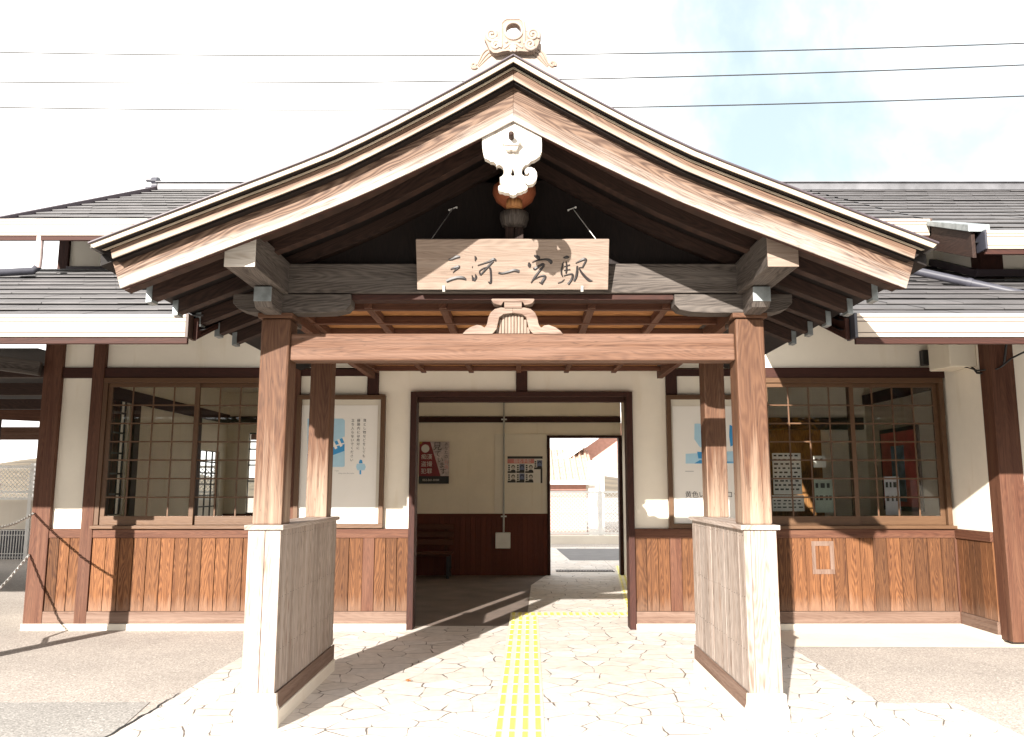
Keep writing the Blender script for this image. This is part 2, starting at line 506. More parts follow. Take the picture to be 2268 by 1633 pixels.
def asphalt_mat(name, base, pink):
    m, n, l, b = newmat(name)
    g = n.new("ShaderNodeNewGeometry")
    big = nd(n, "ShaderNodeTexNoise", i_Scale=0.8, i_Detail=7.0, i_Roughness=0.6); l.new(g.outputs['Position'], big.inputs['Vector'])
    sp = nd(n, "ShaderNodeTexVoronoi", feature='F1'); sp.inputs['Scale'].default_value = 95.0; l.new(g.outputs['Position'], sp.inputs['Vector'])
    fi = nd(n, "ShaderNodeTexNoise", i_Scale=60.0, i_Detail=4.0); l.new(g.outputs['Position'], fi.inputs['Vector'])
    r = ramp(n, [(0.3, [x * 0.86 for x in base]), (0.7, pink)]); l.new(big.outputs['Fac'], r.inputs[0])
    hs = n.new("ShaderNodeSeparateColor"); l.new(sp.outputs['Color'], hs.inputs[0])
    sr = ramp(n, [(0.0, 0.66), (0.5, 1.0), (0.93, 1.05), (1.0, 1.65)]); l.new(hs.outputs[0], sr.inputs[0])
    col = mixc(n, l, 1.0, r.outputs[0], sr.outputs[0], 'MULTIPLY')
    fr = ramp(n, [(0.32, 0.80), (0.66, 1.12)]); l.new(fi.outputs['Fac'], fr.inputs[0])
    col = mixc(n, l, 1.0, col, fr.outputs[0], 'MULTIPLY')
    # small dark stains
    st = nd(n, "ShaderNodeTexNoise", i_Scale=5.5, i_Detail=3.0); l.new(g.outputs['Position'], st.inputs['Vector'])
    s2 = ramp(n, [(0.67, 0.0), (0.74, 0.35)]); l.new(st.outputs['Fac'], s2.inputs[0])
    col = mixc(n, l, s2.outputs[0], col, [x * 0.5 for x in base])
    l.new(col, b.inputs['Base Color']); b.inputs['Roughness'].default_value = 0.92
    b.inputs['Specular IOR Level'].default_value = 0.2
    bp = nd(n, "ShaderNodeBump", i_Strength=0.5, i_Distance=0.004); l.new(fi.outputs['Fac'], bp.inputs['Height']); l.new(bp.outputs[0], b.inputs['Normal'])
    return m


ASPH = asphalt_mat("worn asphalt", (0.42, 0.378, 0.342), (0.475, 0.425, 0.384))
ASPH2 = asphalt_mat("grey asphalt", (0.315, 0.300, 0.282), (0.365, 0.346, 0.325))


def paving_mat(name, cols, joint, sc=4.3, jw=0.026):
    m, n, l, b = newmat(name)
    g = n.new("ShaderNodeNewGeometry")
    wn = nd(n, "ShaderNodeTexNoise", i_Scale=3.0, i_Detail=2.0); l.new(g.outputs['Position'], wn.inputs['Vector'])
    off = nd(n, "ShaderNodeVectorMath", operation='MULTIPLY_ADD'); off.inputs[1].default_value = (0.10, 0.10, 0)
    l.new(wn.outputs['Color'], off.inputs[0]); l.new(g.outputs['Position'], off.inputs[2])
    flt = nd(n, "ShaderNodeVectorMath", operation='MULTIPLY'); flt.inputs[1].default_value = (1, 1.1, 0); l.new(off.outputs[0], flt.inputs[0])
    ve = nd(n, "ShaderNodeTexVoronoi", feature='DISTANCE_TO_EDGE', voronoi_dimensions='2D'); ve.inputs['Scale'].default_value = sc
    vc = nd(n, "ShaderNodeTexVoronoi", feature='F1', voronoi_dimensions='2D'); vc.inputs['Scale'].default_value = sc
    for q in (ve, vc):
        q.inputs['Randomness'].default_value = 0.95; l.new(flt.outputs[0], q.inputs['Vector'])
    sp = n.new("ShaderNodeSeparateColor"); l.new(vc.outputs['Color'], sp.inputs[0])
    cr = ramp(n, [(i / max(1, len(cols) - 1), c) for i, c in enumerate(cols)]); l.new(sp.outputs[0], cr.inputs[0])
    no = nd(n, "ShaderNodeTexNoise", i_Scale=11.0, i_Detail=8.0, i_Roughness=0.65); l.new(g.outputs['Position'], no.inputs['Vector'])
    nr = ramp(n, [(0.3, 0.82), (0.7, 1.06)]); l.new(no.outputs['Fac'], nr.inputs[0])
    col = mixc(n, l, 1.0, cr.outputs[0], nr.outputs[0], 'MULTIPLY')
    # joints: uneven width, partly filled with pale grout
    wn2 = nd(n, "ShaderNodeTexNoise", i_Scale=4.2, i_Detail=3.0); l.new(g.outputs['Position'], wn2.inputs['Vector'])
    jr = nd(n, "ShaderNodeMapRange"); jr.inputs[1].default_value = 0.36; jr.inputs[2].default_value = 0.66; jr.inputs[3].default_value = 0.30; jr.inputs[4].default_value = 1.5
    l.new(wn2.outputs['Fac'], jr.inputs[0])
    dv = nd(n, "ShaderNodeMath", operation='DIVIDE'); l.new(ve.outputs['Distance'], dv.inputs[0]); l.new(jr.outputs[0], dv.inputs[1])
    jm = ramp(n, [(jw * 0.55, 1.0), (jw, 0.0)]); l.new(dv.outputs[0], jm.inputs[0])
    pal = ramp(n, [(0.40, 0.25), (0.56, 1.0)]); l.new(wn2.outputs['Fac'], pal.inputs[0])
    jf = nd(n, "ShaderNodeMath", operation='MULTIPLY'); l.new(jm.outputs[0], jf.inputs[0]); l.new(pal.outputs[0], jf.inputs[1])
    col = mixc(n, l, jf.outputs[0], col, joint)
    l.new(col, b.inputs['Base Color']); b.inputs['Roughness'].default_value = 0.75
    bp = nd(n, "ShaderNodeBump", i_Strength=0.5, i_Distance=0.006)
    inv = nd(n, "ShaderNodeMath", operation='MULTIPLY_ADD', i_1=-1.0, i_2=0.0); l.new(jm.outputs[0], inv.inputs[0])
    ad = nd(n, "ShaderNodeMath", operation='MULTIPLY_ADD', i_1=0.25); l.new(no.outputs['Fac'], ad.inputs[0]); l.new(inv.outputs[0], ad.inputs[2])
    l.new(ad.outputs[0], bp.inputs['Height']); l.new(bp.outputs[0], b.inputs['Normal'])
    return m


PAVE = paving_mat("irregular stone paving", [(0.56, 0.515, 0.47), (0.66, 0.61, 0.56), (0.60, 0.54, 0.48), (0.62, 0.585, 0.55), (0.69, 0.645, 0.60)], (0.135, 0.115, 0.10))


def tile_mat(name, c):
    m, n, l, b = newmat(name)
    uv = n.new("ShaderNodeUVMap"); uv.uv_map = "UVMap"
    g = n.new("ShaderNodeNewGeometry")
    at_ = nd(n, "ShaderNodeAttribute", attribute_name="rnd")
    no = nd(n, "ShaderNodeTexNoise", i_Scale=3.5, i_Detail=7.0, i_Roughness=0.65); l.new(g.outputs['Position'], no.inputs['Vector'])
    r = ramp(n, [(0.25, [x * 0.70 for x in c]), (0.55, c), (0.80, [x * 1.35 for x in c])]); l.new(no.outputs['Fac'], r.inputs[0])
    vr = nd(n, "ShaderNodeMapRange"); vr.inputs[3].default_value = 0.90; vr.inputs[4].default_value = 1.10; l.new(at_.outputs['Fac'], vr.inputs[0])
    hs = nd(n, "ShaderNodeHueSaturation"); l.new(r.outputs[0], hs.inputs['Color']); l.new(vr.outputs[0], hs.inputs['Value'])
    l.new(hs.outputs[0], b.inputs['Base Color']); b.inputs['Roughness'].default_value = 0.62
    return m


TILE = tile_mat("grey slate roof tile", (0.060, 0.056, 0.0575))
TILE_EDGE = flat("dark tile gap", (0.012, 0.012, 0.013), 0.9)
RIDGE = flat("grey ridge tile", (0.10, 0.10, 0.108), 0.55, noise=0.3, nscale=4)
CLAY = flat("pinkish unglazed ornament tile", (0.235, 0.175, 0.140), 0.75, noise=0.16, nscale=6, bump=0.1)
CLAY2 = flat("pale unglazed ornament tile", (0.30, 0.240, 0.200), 0.75, noise=0.12, nscale=6)
GUTTER = flat("cream painted gutter metal", (0.42, 0.36, 0.30), 0.45, noise=0.06, nscale=3)
GUTTER_LINE = flat("brown gutter groove", (0.05, 0.028, 0.02), 0.6)
COPPER = flat("pale weathered copper verge", (0.36, 0.30, 0.23), 0.5, 0.0, 0.25, 5)
VERGE_DK = flat("dark copper roof edge", (0.045, 0.032, 0.040), 0.5)
CAPMET = flat("blue grey metal cap", (0.20, 0.22, 0.225), 0.45, 0.3, 0.3, 14)
PIPE_DK = flat("slate grey pipe", (0.040, 0.040, 0.052), 0.4)
PIPE_PK = flat("pinkish brown pipe", (0.46, 0.36, 0.34), 0.45)
STEEL = flat("dull steel", (0.42, 0.41, 0.39), 0.4, 0.5, 0.1)
WHITE_M = flat("white painted metal", (0.72, 0.71, 0.68), 0.45, 0, 0.05)
BLACK = flat("black metal", (0.014, 0.013, 0.013), 0.45)
INK = flat("dark carved ink", (0.022, 0.018, 0.018), 0.5, noise=0.35, nscale=30)
PAPER = flat("white poster paper", (0.74, 0.71, 0.66), 0.6, noise=0.03, nscale=2)
BACKING = flat("notice board backing", (0.60, 0.55, 0.46), 0.7, noise=0.05, nscale=2)
P_BLUE = flat("poster blue", (0.03, 0.25, 0.52), 0.6, noise=0.04)
P_SKY = flat("poster pale blue", (0.36, 0.56, 0.68), 0.6, noise=0.05)
P_INK = flat("poster black ink", (0.025, 0.025, 0.028), 0.6)
P_GREY = flat("poster grey ink", (0.30, 0.30, 0.30), 0.6)
P_RED = flat("poster deep red", (0.22, 0.022, 0.030), 0.5, noise=0.2, nscale=5)
P_PINK = flat("poster pink", (0.62, 0.22, 0.20), 0.5)
P_PALE = flat("poster mottled pale", (0.55, 0.46, 0.46), 0.5, noise=0.3, nscale=12)
P_SKIN = flat("poster portrait tone", (0.50, 0.44, 0.40), 0.6)
P_YEL = flat("poster ochre", (0.50, 0.32, 0.06), 0.6)
YEL = flat("yellow tactile bar", (0.78, 0.69, 0.12), 0.6, noise=0.12, nscale=6)
YEL_P = flat("pale overexposed tactile tile", (0.76, 0.71, 0.47), 0.7, noise=0.12, nscale=5)  # base of the tiles: overexposed paleness put into the colour
DRK_TILE = flat("dark drain grating", (0.10, 0.095, 0.09), 0.7)
FLOORIN = flat("dark hall floor", (0.15, 0.115, 0.095), 0.8, noise=0.2, nscale=2.5, bump=0.1)
REDTILE = flat("brown tiled house roof", (0.40, 0.28, 0.22), 0.7, noise=0.2, nscale=6)
HOUSEWALL = flat("pink house wall", (0.50, 0.30, 0.25), 0.8, noise=0.1)
HOUSEWHITE = flat("white house wall", (0.78, 0.76, 0.72), 0.8, noise=0.04)
LEAF = flat("dry orange leaf", (0.45, 0.15, 0.04), 0.7, noise=0.4, nscale=60)


def glass_mat():
    m, n, l, b = newmat("window glass")
    n.remove(b)
    out = n["Material Output"]
    tr = nd(n, "ShaderNodeBsdfTransparent"); tr.inputs[0].default_value = (0.90, 0.91, 0.90, 1)
    gl = nd(n, "ShaderNodeBsdfGlossy"); gl.inputs['Roughness'].default_value = 0.015
    fr = nd(n, "ShaderNodeFresnel"); fr.inputs['IOR'].default_value = 1.48
    mx = n.new("ShaderNodeMixShader")
    l.new(fr.outputs[0], mx.inputs[0]); l.new(tr.outputs[0], mx.inputs[1]); l.new(gl.outputs[0], mx.inputs[2])
    l.new(mx.outputs[0], out.inputs[0])
    return m


GLASS = glass_mat()


def text(body, size, loc, mat, parent, name="lettering", vertical=False, align='CENTER', squeeze=1.0, M=None, gap=1.0, extr=0.0006, bold=0.0, shear=0.0):
    """writing standing in the XZ plane, facing the camera side (-Y)"""
    cu = bpy.data.curves.new(name, 'FONT')
    cu.body = "\n".join(body) if vertical else body
    cu.size = size
    cu.align_x = align
    cu.align_y = 'TOP' if vertical else 'CENTER'
    cu.space_line = gap
    cu.extrude = extr
    cu.offset = bold
    cu.shear = shear
    cu.resolution_u = 4
    ob = bpy.data.objects.new(name, cu)
    COL.objects.link(ob)
    bpy.context.view_layer.update()
    dg = bpy.context.evaluated_depsgraph_get()
    me = bpy.data.meshes.new_from_object(ob.evaluated_get(dg))
    bpy.data.objects.remove(ob)
    T = M if M is not None else Matrix.Translation(Vector(loc)) @ Matrix.Rotation(rad(90), 4, 'X') @ Matrix.Scale(squeeze, 4, (1, 0, 0))
    me.transform(Matrix.Translation(-ORG[parent]) @ T)
    me.materials.clear(); me.materials.append(mat)
    me.name = name
    o = bpy.data.objects.new(name, me)
    COL.objects.link(o)
    o.parent = parent
    ORG[o] = ORG[parent]
    return o


# ================================================================== SETTING
g = MB()
g.add([(-600, -600, 0), (600, -600, 0), (600, 900, 0), (-600, 900, 0)], [(0, 1, 2, 3)])
g.build("ground", ASPH, kind='structure', recalc=False)


def sheet(name, mat, pts, z):
    m = MB()
    m.add([(x, y, z) for x, y in pts], [tuple(range(len(pts)))])
    return m.build(name, mat, kind='structure', recalc=False)


def wob(a, b, n, amp):
    """slightly uneven edge from a to b"""
    out = []
    for i in range(n):
        t = i / n
        out.append((a[0] + (b[0] - a[0]) * t + R.uniform(-amp, amp), a[1] + (b[1] - a[1]) * t + R.uniform(-amp, amp)))
    return out


EDGE_Y = 6.02
pts = wob((-2.50, -4), (-2.50, 8.96), 34, 0.016) + wob((-2.50, 8.96), (2.53, 8.96), 3, 0.0) + wob((2.53, 8.96), (2.53, EDGE_Y), 12, 0.012) + wob((2.53, EDGE_Y), (3.05, EDGE_Y), 2, 0.0) + wob((3.05, EDGE_Y), (3.02, -4), 20, 0.015)
sheet("stone_paving", PAVE, pts, 0.004)
sheet("front_road", ASPH2, [(-60, -30), (-2.6, -30), (-2.6, -4)] + wob((-2.51, -4), (-2.51, 6.05), 14, 0.01) + wob((-2.6, 6.05), (-60, 6.3), 30, 0.03), 0.0035)
sheet("gravel_road", ASPH2, [(3.03, -30), (60, -30), (60, 6.1)] + wob((60, 6.1), (3.75, 5.95), 20, 0.05) + wob((3.75, 5.95), (3.04, 4.6), 8, 0.02), 0.0035)
sheet("concrete_apron", CONC, [(2.54, 8.07), (4.72, 8.02), (6.5, 8.0), (6.5, 8.96), (2.54, 8.96)], 0.0038)
sheet("hall_paving", PAVE, [(-1.21, 8.955), (1.21, 8.955), (1.21, 9.24), (1.7, 9.24), (1.7, 18.2), (0.42, 18.2), (0.42, 14.4), (0.15, 13.0), (0.05, 9.24), (-1.21, 9.24)], 0.0045)
sheet("hall_floor", FLOORIN, [(-5.2, 9.2), (-1.21, 9.2), (-1.21, 9.245), (0.045, 9.245), (0.145, 13.0), (0.41, 14.42), (-5.2, 14.42)], 0.004)
sheet("platform_paving", PAVE, [(-4.5, 14.85), (0.41, 14.85), (0.41, 18.21), (1.71, 18.21), (1.71, 14.85), (9, 14.85), (9, 21.0), (-4.5, 21.0)], 0.0042)

cr = []
for k in range(26):
    cr.append((-2.505 + R.uniform(-0.012, 0.012), 4.6 + k * 0.068))
sheet("paving_crack", TILE_EDGE, [(x - 0.004 - 0.007 * math.sin(math.pi * i / 25), y) for i, (x, y) in enumerate(cr)] + [(x + 0.004 + 0.006 * math.sin(math.pi * i / 25), y) for i, (x, y) in reversed(list(enumerate(cr)))], 0.0062)

# tactile path: one sheet with raised bars
def tactile(name, p0, p1, width, tile=0.30, bars=4, cross=False):
    p0, p1 = Vector(p0), Vector(p1)
    d = (p1 - p0); L = d.length; d.normalize()
    sx = Vector((d.y, -d.x))
    n = max(1, round(L / tile))
    tl = L / n
    e = 0.004
    us = [(0.0, 0)]
    a_n, a_len = (n, tl)
    lon, lat = [], []
    ln = (bars * n if cross else n)
    seg = L / ln
    gp = 0.35 if cross else 0.07
    for k in range(ln):
        s0, s1 = k * seg + seg * gp / 2 + e, (k + 1) * seg - seg * gp / 2 - e
        lon += [(s0 - e, 0), (s0, 1), (s1, 1), (s1 + e, 0)]
    nb = 1 if cross else bars
    wseg = width / nb
    gw = 0.10 if cross else 0.50
    for k in range(nb):
        s0, s1 = k * wseg + wseg * gw / 2 + e, (k + 1) * wseg - wseg * gw / 2 - e
        lat += [(s0 - e, 0), (s0, 1), (s1, 1), (s1 + e, 0)]
    lon = [(0, 0)] + lon + [(L, 0)]
    lat = [(0, 0)] + lat + [(width, 0)]
    m = MB()
    P, F, MI = [], [], []
    for (a, ha) in lon:
        for (c, hc) in lat:
            q = p0 + d * a + sx * (c - width / 2)
            P.append((q.x, q.y, 0.0075 + 0.005 * (ha and hc)))
    W = len(lat)
    for mi in (0, 1):
        fs = []
        for i in range(len(lon) - 1):
            for j in range(W - 1):
                top = lon[i][1] and lon[i + 1][1] and lat[j][1] and lat[j + 1][1]
                if bool(top) == bool(mi):
                    fs.append((i * W + j, (i + 1) * W + j, (i + 1) * W + j + 1, i * W + j + 1))
        if mi == 0:
            m.add(P, fs, mi=0)
        else:
            for fc in fs:
                m.f.append(list(fc)); m.mi.append(1); m.r.append(0.5); m.sm.append(False)
                m.uv.append([(P[i][0], P[i][1]) for i in fc])
    return m.build(name, [YEL_P, YEL], kind='structure')


tactile("tactile_path", (-0.055, 2.0), (0.03, 9.88), 0.325)
tactile("tactile_path", (-0.13, 10.04), (1.68, 10.04), 0.30, cross=True)
tactile("tactile_path", (1.42, 10.25), (1.95, 16.1), 0.30)

sheet("platform_asphalt", flat("dark platform asphalt", (0.13, 0.128, 0.13), 0.9, noise=0.15, nscale=3), [(1.0, 17.3), (4.2, 17.3), (4.2, 20.6), (0.85, 20.6)], 0.0065)
dm = MB()
dm.box(0.62, 1.66, 14.98, 15.02, 0.005, 0.016); dm.box(0.62, 1.66, 15.24, 15.28, 0.005, 0.016)
for k in range(21):
    dm.box(0.63 + k * 0.05, 0.652 + k * 0.05, 15.02, 15.24, 0.006, 0.015, 'y')
o = shape(dm, "drain_grating", DRK_TILE, (1.14, 15.13, 0.0))
tag(o, "dark slotted drain grating across the paving just outside the back door", "drain")

# hill beyond the railway
hb = MB()
P = []
NX, NY = 60, 8
for j in range(NY):
    for i in range(NX):
        x = -140 + 280 * i / (NX - 1); t = j / (NY - 1)
        z = (5.5 + 3.5 * math.sin(x * 0.045) + 2.0 * math.sin(x * 0.13 + 1)) * math.sin(t * math.pi * 0.5) * (0.35 + 0.65 * math.exp(-((x + 60) / 70) ** 2)) - 0.1
        P.append((x, 120 + 70 * t, z))
hb.add(P, [(j * NX + i, j * NX + i + 1, (j + 1) * NX + i + 1, (j + 1) * NX + i) for j in range(NY - 1) for i in range(NX - 1)], smooth=True)
hb.build("hill", flat("dry wooded hillside", (0.11, 0.085, 0.055), 0.95, noise=0.5, nscale=0.25), kind='structure')

# ================================================================== STATION BUILDING
YW = 9.06            # plaster face; timber stands a little proud of it
YT = 9.02
station = thing("station_building", "long timber station building with cream plaster panels, brown boarding and grey slate roofs", "station", (0, 9.06, 0))


def part(mb, name, mat, bevel=0.004, parent=None, label=None):
    return mb.build(name, mat, parent or station, bevel, label=label)


def boxpart(name, mat, x0, x1, y0, y1, z0, z1, g='x', bevel=0.004, parent=None, label=None):
    return part(MB().box(x0, x1, y0, y1, z0, z1, g), name, mat, bevel, parent, label)


X_CORN, X_P2, X_P3, X_P4 = (-5.30, -5.10), (-4.76, -4.63), (-2.56, -2.45), (-1.71, -1.585)
X_Q4, X_Q3, X_WING = (1.60, 1.725), (2.50, 2.62), 4.70
# posts (vertical timbers)
for (a, b_) in (X_CORN, X_P2):
    boxpart("post", W_SILL if a == X_CORN[0] else W_SILL, a, b_, YT - 0.015, YW + 0.12, 0.065, 3.35, 'z')
for (a, b_) in (X_P3, X_Q3):
    boxpart("post", W_SILL, a, b_, YT - 0.012, YW + 0.1, 0.19, 2.82, 'z')
for (a, b_) in (X_P4, X_Q4):
    boxpart("post", W_DARK, a, b_, YT, YW + 0.1, 2.512, 2.81, 'z')
    boxpart("post", W_SILL, a, b_, YT, YW + 0.1, 0.19, 0.957, 'z')
boxpart("post", W_DARK, -0.06, 0.065, YT, YW + 0.1, 2.548, 2.80, 'z')
# horizontal beams
for (a, b_) in ((X_CORN[1], X_P2[0]), (X_P2[1], X_P3[0]), (X_Q3[1], X_WING)):
    boxpart("lintel_beam", W_DARK, a, b_, YT + 0.003, YW + 0.1, 2.702, 2.825)
for (a, b_) in ((X_P3[1], X_P4[0]), (X_Q4[1], X_Q3[0])):
    boxpart("lintel_beam", W_DARK, a, b_, YT + 0.003, YW + 0.1, 2.725, 2.803)
for (a, b_) in ((X_CORN[1], X_P2[0]), (X_P2[1], X_P3[0]), (X_P3[1], -1.222), (1.222, X_Q3[0]), (X_Q3[1], X_WING - 0.03)):
    boxpart("sill_beam", W_SILL, a, b_, YT - 0.006, YW + 0.1, 0.958, 1.056)
for (a, b_) in ((X_CORN[1], X_P3[0]), (X_P3[1], -1.222), (1.222, X_Q3[0]), (X_Q3[1], X_WING - 0.03)):
    boxpart("baseboard", W_BASE, a, b_, YT - 0.010, YW + 0.1, 0.066, 0.189)
for (a, b_) in ((X_CORN[0] - 0.01, -1.222), (1.222, X_WING)):
    boxpart("plinth", CONC, a, b_, YT - 0.03, YW + 0.14, -0.02, 0.064)


def wainscot(x0, x1, n, name="wainscot"):
    m = MB()
    w = (x1 - x0) / n
    m.box(x0, x1, YT + 0.022, YW + 0.05, 0.19, 0.957, 'z', rnd=0.0)
    for k in range(n):
        m.box(x0 + k * w + 0.0035, x0 + (k + 1) * w - 0.0035, YT + 0.004 + R.uniform(0, 0.003), YT + 0.0215, 0.191, 0.956, 'z')
    return part(m, name, W_RED, 0.002)


wainscot(X_CORN[1], X_P2[0], 3)
wainscot(X_P2[1], X_P3[0], 14)
wainscot(X_P3[1], X_P4[0], 5)
wainscot(X_P4[1], -1.222, 3)
wainscot(1.222, X_Q4[0], 3)
wainscot(X_Q4[1], X_Q3[0], 5)
wainscot(X_Q3[1], X_WING - 0.03, 14)


def panel(x0, x1, z0, z1, y0=YW, y1=YW + 0.09):
    return boxpart("plaster_panel", PLASTER, x0, x1, y0, y1, z0, z1, 'x', 0.0)


panel(X_CORN[1], X_P2[0], 1.057, 2.701)
panel(X_CORN[1], X_P2[0], 2.826, 3.38)
panel(X_P2[1], 4.70, 2.826, 3.38, YW + 0.012, YW + 0.08)
panel(X_P3[1], X_P4[0], 1.057, 2.724)
panel(X_Q4[1], X_Q3[0], 1.057, 2.724)
panel(X_P4[1], -1.222, 1.057, 2.543); panel(X_P4[1], -0.061, 2.548, 2.80)
panel(1.222, X_Q4[0], 1.057, 2.543); panel(0.066, X_Q4[0], 2.548, 2.80)
boxpart("plaster_panel", PLASTER, X_P4[1], -1.222, YW + 0.001, YW + 0.085, 2.543, 2.548, bevel=0)
boxpart("plaster_panel", PLASTER, 1.222, X_Q4[0], YW + 0.001, YW + 0.085, 2.543, 2.548, bevel=0)
# door frame
df = MB()
df.box(-1.222, -1.155, YT - 0.03, YW + 0.16, 0.0, 2.545, 'z')
df.box(1.155, 1.222, YT - 0.03, YW + 0.16, 0.0, 2.545, 'z')
df.box(-1.155, 1.155, YT - 0.028, YW + 0.16, 2.49, 2.545, 'x')
df.box(-1.153, 1.153, YW + 0.05, YW + 0.12, 2.44, 2.489, 'x')
part(df, "door_frame", W_DARK)


def window(x0, x1, z0=1.058, z1=2.700, cols=5, rows=7):
    fr = MB()
    t = 0.05
    fr.box(x0, x1, YT - 0.022, YW + 0.09, z0, z0 + 0.035)
    fr.box(x0 - 0.02, x1 + 0.02, YT - 0.05, YT - 0.02, z0 - 0.002, z0 + 0.03)
    fr.box(x0, x1, YT - 0.012, YW + 0.09, z1 - 0.055, z1)
    fr.box(x0, x0 + t, YT - 0.010, YW + 0.09, z0 + 0.036, z1 - 0.056, 'z')
    fr.box(x1 - t, x1, YT - 0.010, YW + 0.09, z0 + 0.036, z1 - 0.056, 'z')
    fo = part(fr, "window", W_SASH, 0.003)
    xm = (x0 + x1) / 2
    za, zb = z0 + 0.037, z1 - 0.057
    for i, (a, c, y) in enumerate(((x0 + t + 0.002, xm + 0.03, YT + 0.008), (xm - 0.03, x1 - t - 0.002, YT + 0.042))):
        s = MB()
        s.box(a, c, y, y + 0.03, za, za + 0.095)
        s.box(a, c, y, y + 0.03, zb - 0.045, zb)
        s.box(a, a + 0.05, y, y + 0.03, za + 0.095, zb - 0.045, 'z')
        s.box(c - 0.05, c, y, y + 0.03, za + 0.095, zb - 0.045, 'z')
        for k in range(1, cols - 1):
            q = a + 0.05 + (c - a - 0.1) * k / (cols - 1)
            s.box(q - 0.0085, q + 0.0085, y - 0.002, y + 0.0065, za + 0.093, zb - 0.043, 'z')
        for k in range(1, rows):
            q = za + 0.095 + (zb - za - 0.14) * k / rows
            s.box(a + 0.048, c - 0.048, y - 0.0035, y + 0.0055, q - 0.0085, q + 0.0085)
        so = s.build("sash", W_SASH, fo, 0.002)
        so['label'] = "sliding sash with thin grid bars"
        MB().box(a + 0.047, c - 0.047, y + 0.008, y + 0.012, za + 0.092, zb - 0.042).build("glass_pane", GLASS, fo)
    return fo


window(X_P2[1] + 0.002, X_P3[0] - 0.002)
window(X_Q3[1] + 0.002, X_WING - 0.032)

m = MB()
a, b_ = at(1797, 1200, YT), at(1850, 1273, YT)
for (x0, x1, z0, z1) in ((a.x, b_.x, a.z - 0.05, a.z), (a.x, b_.x, b_.z, b_.z + 0.05), (a.x, a.x + 0.04, b_.z + 0.05, a.z - 0.05), (b_.x - 0.045, b_.x, b_.z + 0.05, a.z - 0.05)):
    m.box(x0, x1, YT + 0.0022, YT + 0.0036, z0, z1, 'z')
part(m, "notice_trace", W_BASE, 0, label="pale rectangular trace left by a removed notice")

# right wing that comes forward
YG = 8.16
m = MB().box(X_WING, X_WING + 0.24, YG - 0.03, YG + 0.17, 0.03, 3.45, 'z')
part(m, "wing_post", W_SILL, 0.006)
boxpart('corner_strip', W_SILL, X_WING - 0.032, X_WING + 0.03, YT - 0.009, YW + 0.06, 0.06, 1.056, 'z', bevel=0.003)
boxpart("plaster_panel", PLASTER, X_WING, X_WING + 0.08, YG + 0.17, YW + 0.08, 1.056, 3.4, bevel=0)
boxpart("sill_beam", W_SILL, X_WING - 0.028, X_WING + 0.08, YG + 0.171, YT - 0.0095, 0.958, 1.055, 'y')
boxpart("baseboard", W_BASE, X_WING - 0.026, X_WING + 0.08, YG + 0.171, YT - 0.012, 0.066, 0.189, 'y')
boxpart("plinth", CONC, X_WING - 0.04, X_WING + 0.08, YG + 0.171, YT - 0.032, -0.02, 0.065, 'y')
m = MB()
m.box(X_WING + 0.01, X_WING + 0.06, YG + 0.171, YT - 0.01, 0.19, 0.957, 'z', rnd=0)
for k in range(6):
    w = (YT - 0.01 - YG - 0.171) / 6
    m.box(X_WING - 0.012, X_WING + 0.0095, YG + 0.171 + k * w + 0.002, YG + 0.171 + (k + 1) * w - 0.002, 0.191, 0.956, 'z')
part(m, "wainscot", W_RED, 0.002)
boxpart("plaster_panel", PLASTER, X_WING + 0.24, 8.5, YG + 0.03, YG + 0.1, 1.056, 3.45, bevel=0)
boxpart("wainscot", W_RED, X_WING + 0.24, 8.5, YG + 0.0, YG + 0.1, 0.03, 1.055, 'z')

# interior: back wall, partition walls, ceiling
YB = 14.46
m = MB()
m.box(-5.2, -4.8, YB, YB + 0.12, 1.037, 3.15); m.box(-2.95, 0.45, YB, YB + 0.12, 1.037, 3.15)
m.box(-4.8, -2.95, YB, YB + 0.12, 2.45, 3.15)
m.box(0.45, 1.75, YB, YB + 0.12, 2.40, 3.15)
part(m, "back_wall", PLASTER_IN, 0)
m = MB()
for k in range(8):
    q = -4.8 + 1.85 * k / 7
    m.box(q - 0.012, q + 0.012, YB + 0.03, YB + 0.05, 1.04, 2.45, 'z')
for k in range(6):
    q = 1.05 + 1.39 * k / 5
    m.box(-4.8, -2.95, YB + 0.028, YB + 0.052, q - 0.012, q + 0.012)
part(m, "lattice_window", BLACK, 0)  # back window, added to bring more daylight into the hall
m = MB()
m.box(-5.2, 0.45, YB + 0.01, YB + 0.11, 0.0, 1.036, 'z', rnd=0.2)
w = 0.09
k = 0
x = -5.2
while x < 0.449:
    m.box(x + 0.002, min(x + w, 0.45) - 0.002, YB - 0.012, YB + 0.0095, 0.0, 1.0, 'z'); x += w
m.box(-5.2, 0.45, YB - 0.03, YB - 0.0125, 1.0, 1.045)
part(m, "back_wainscot", wood("dark red interior boards", (0.085, 0.020, 0.012), (0.140, 0.040, 0.024), 8, 0.6, var=0.15), 0.002)
boxpart("back_beam", W_DARK, -5.2, 1.75, YB - 0.04, YB - 0.001, 2.63, 2.735)
m = MB()
m.box(0.45, 0.50, YB - 0.05, YB + 0.15, 0, 2.36, 'z')
m.box(1.70, 1.76, YB - 0.05, YB + 0.15, 0, 2.36, 'z')
m.box(0.45, 1.76, YB - 0.048, YB + 0.15, 2.36, 2.40)
part(m, "back_door_frame", W_DARK)
boxpart("wall_board", PLASTER, -0.47, 0.44, YB - 0.026, YB - 0.0305 + 0.0295, 1.046, 2.43, bevel=0.002)
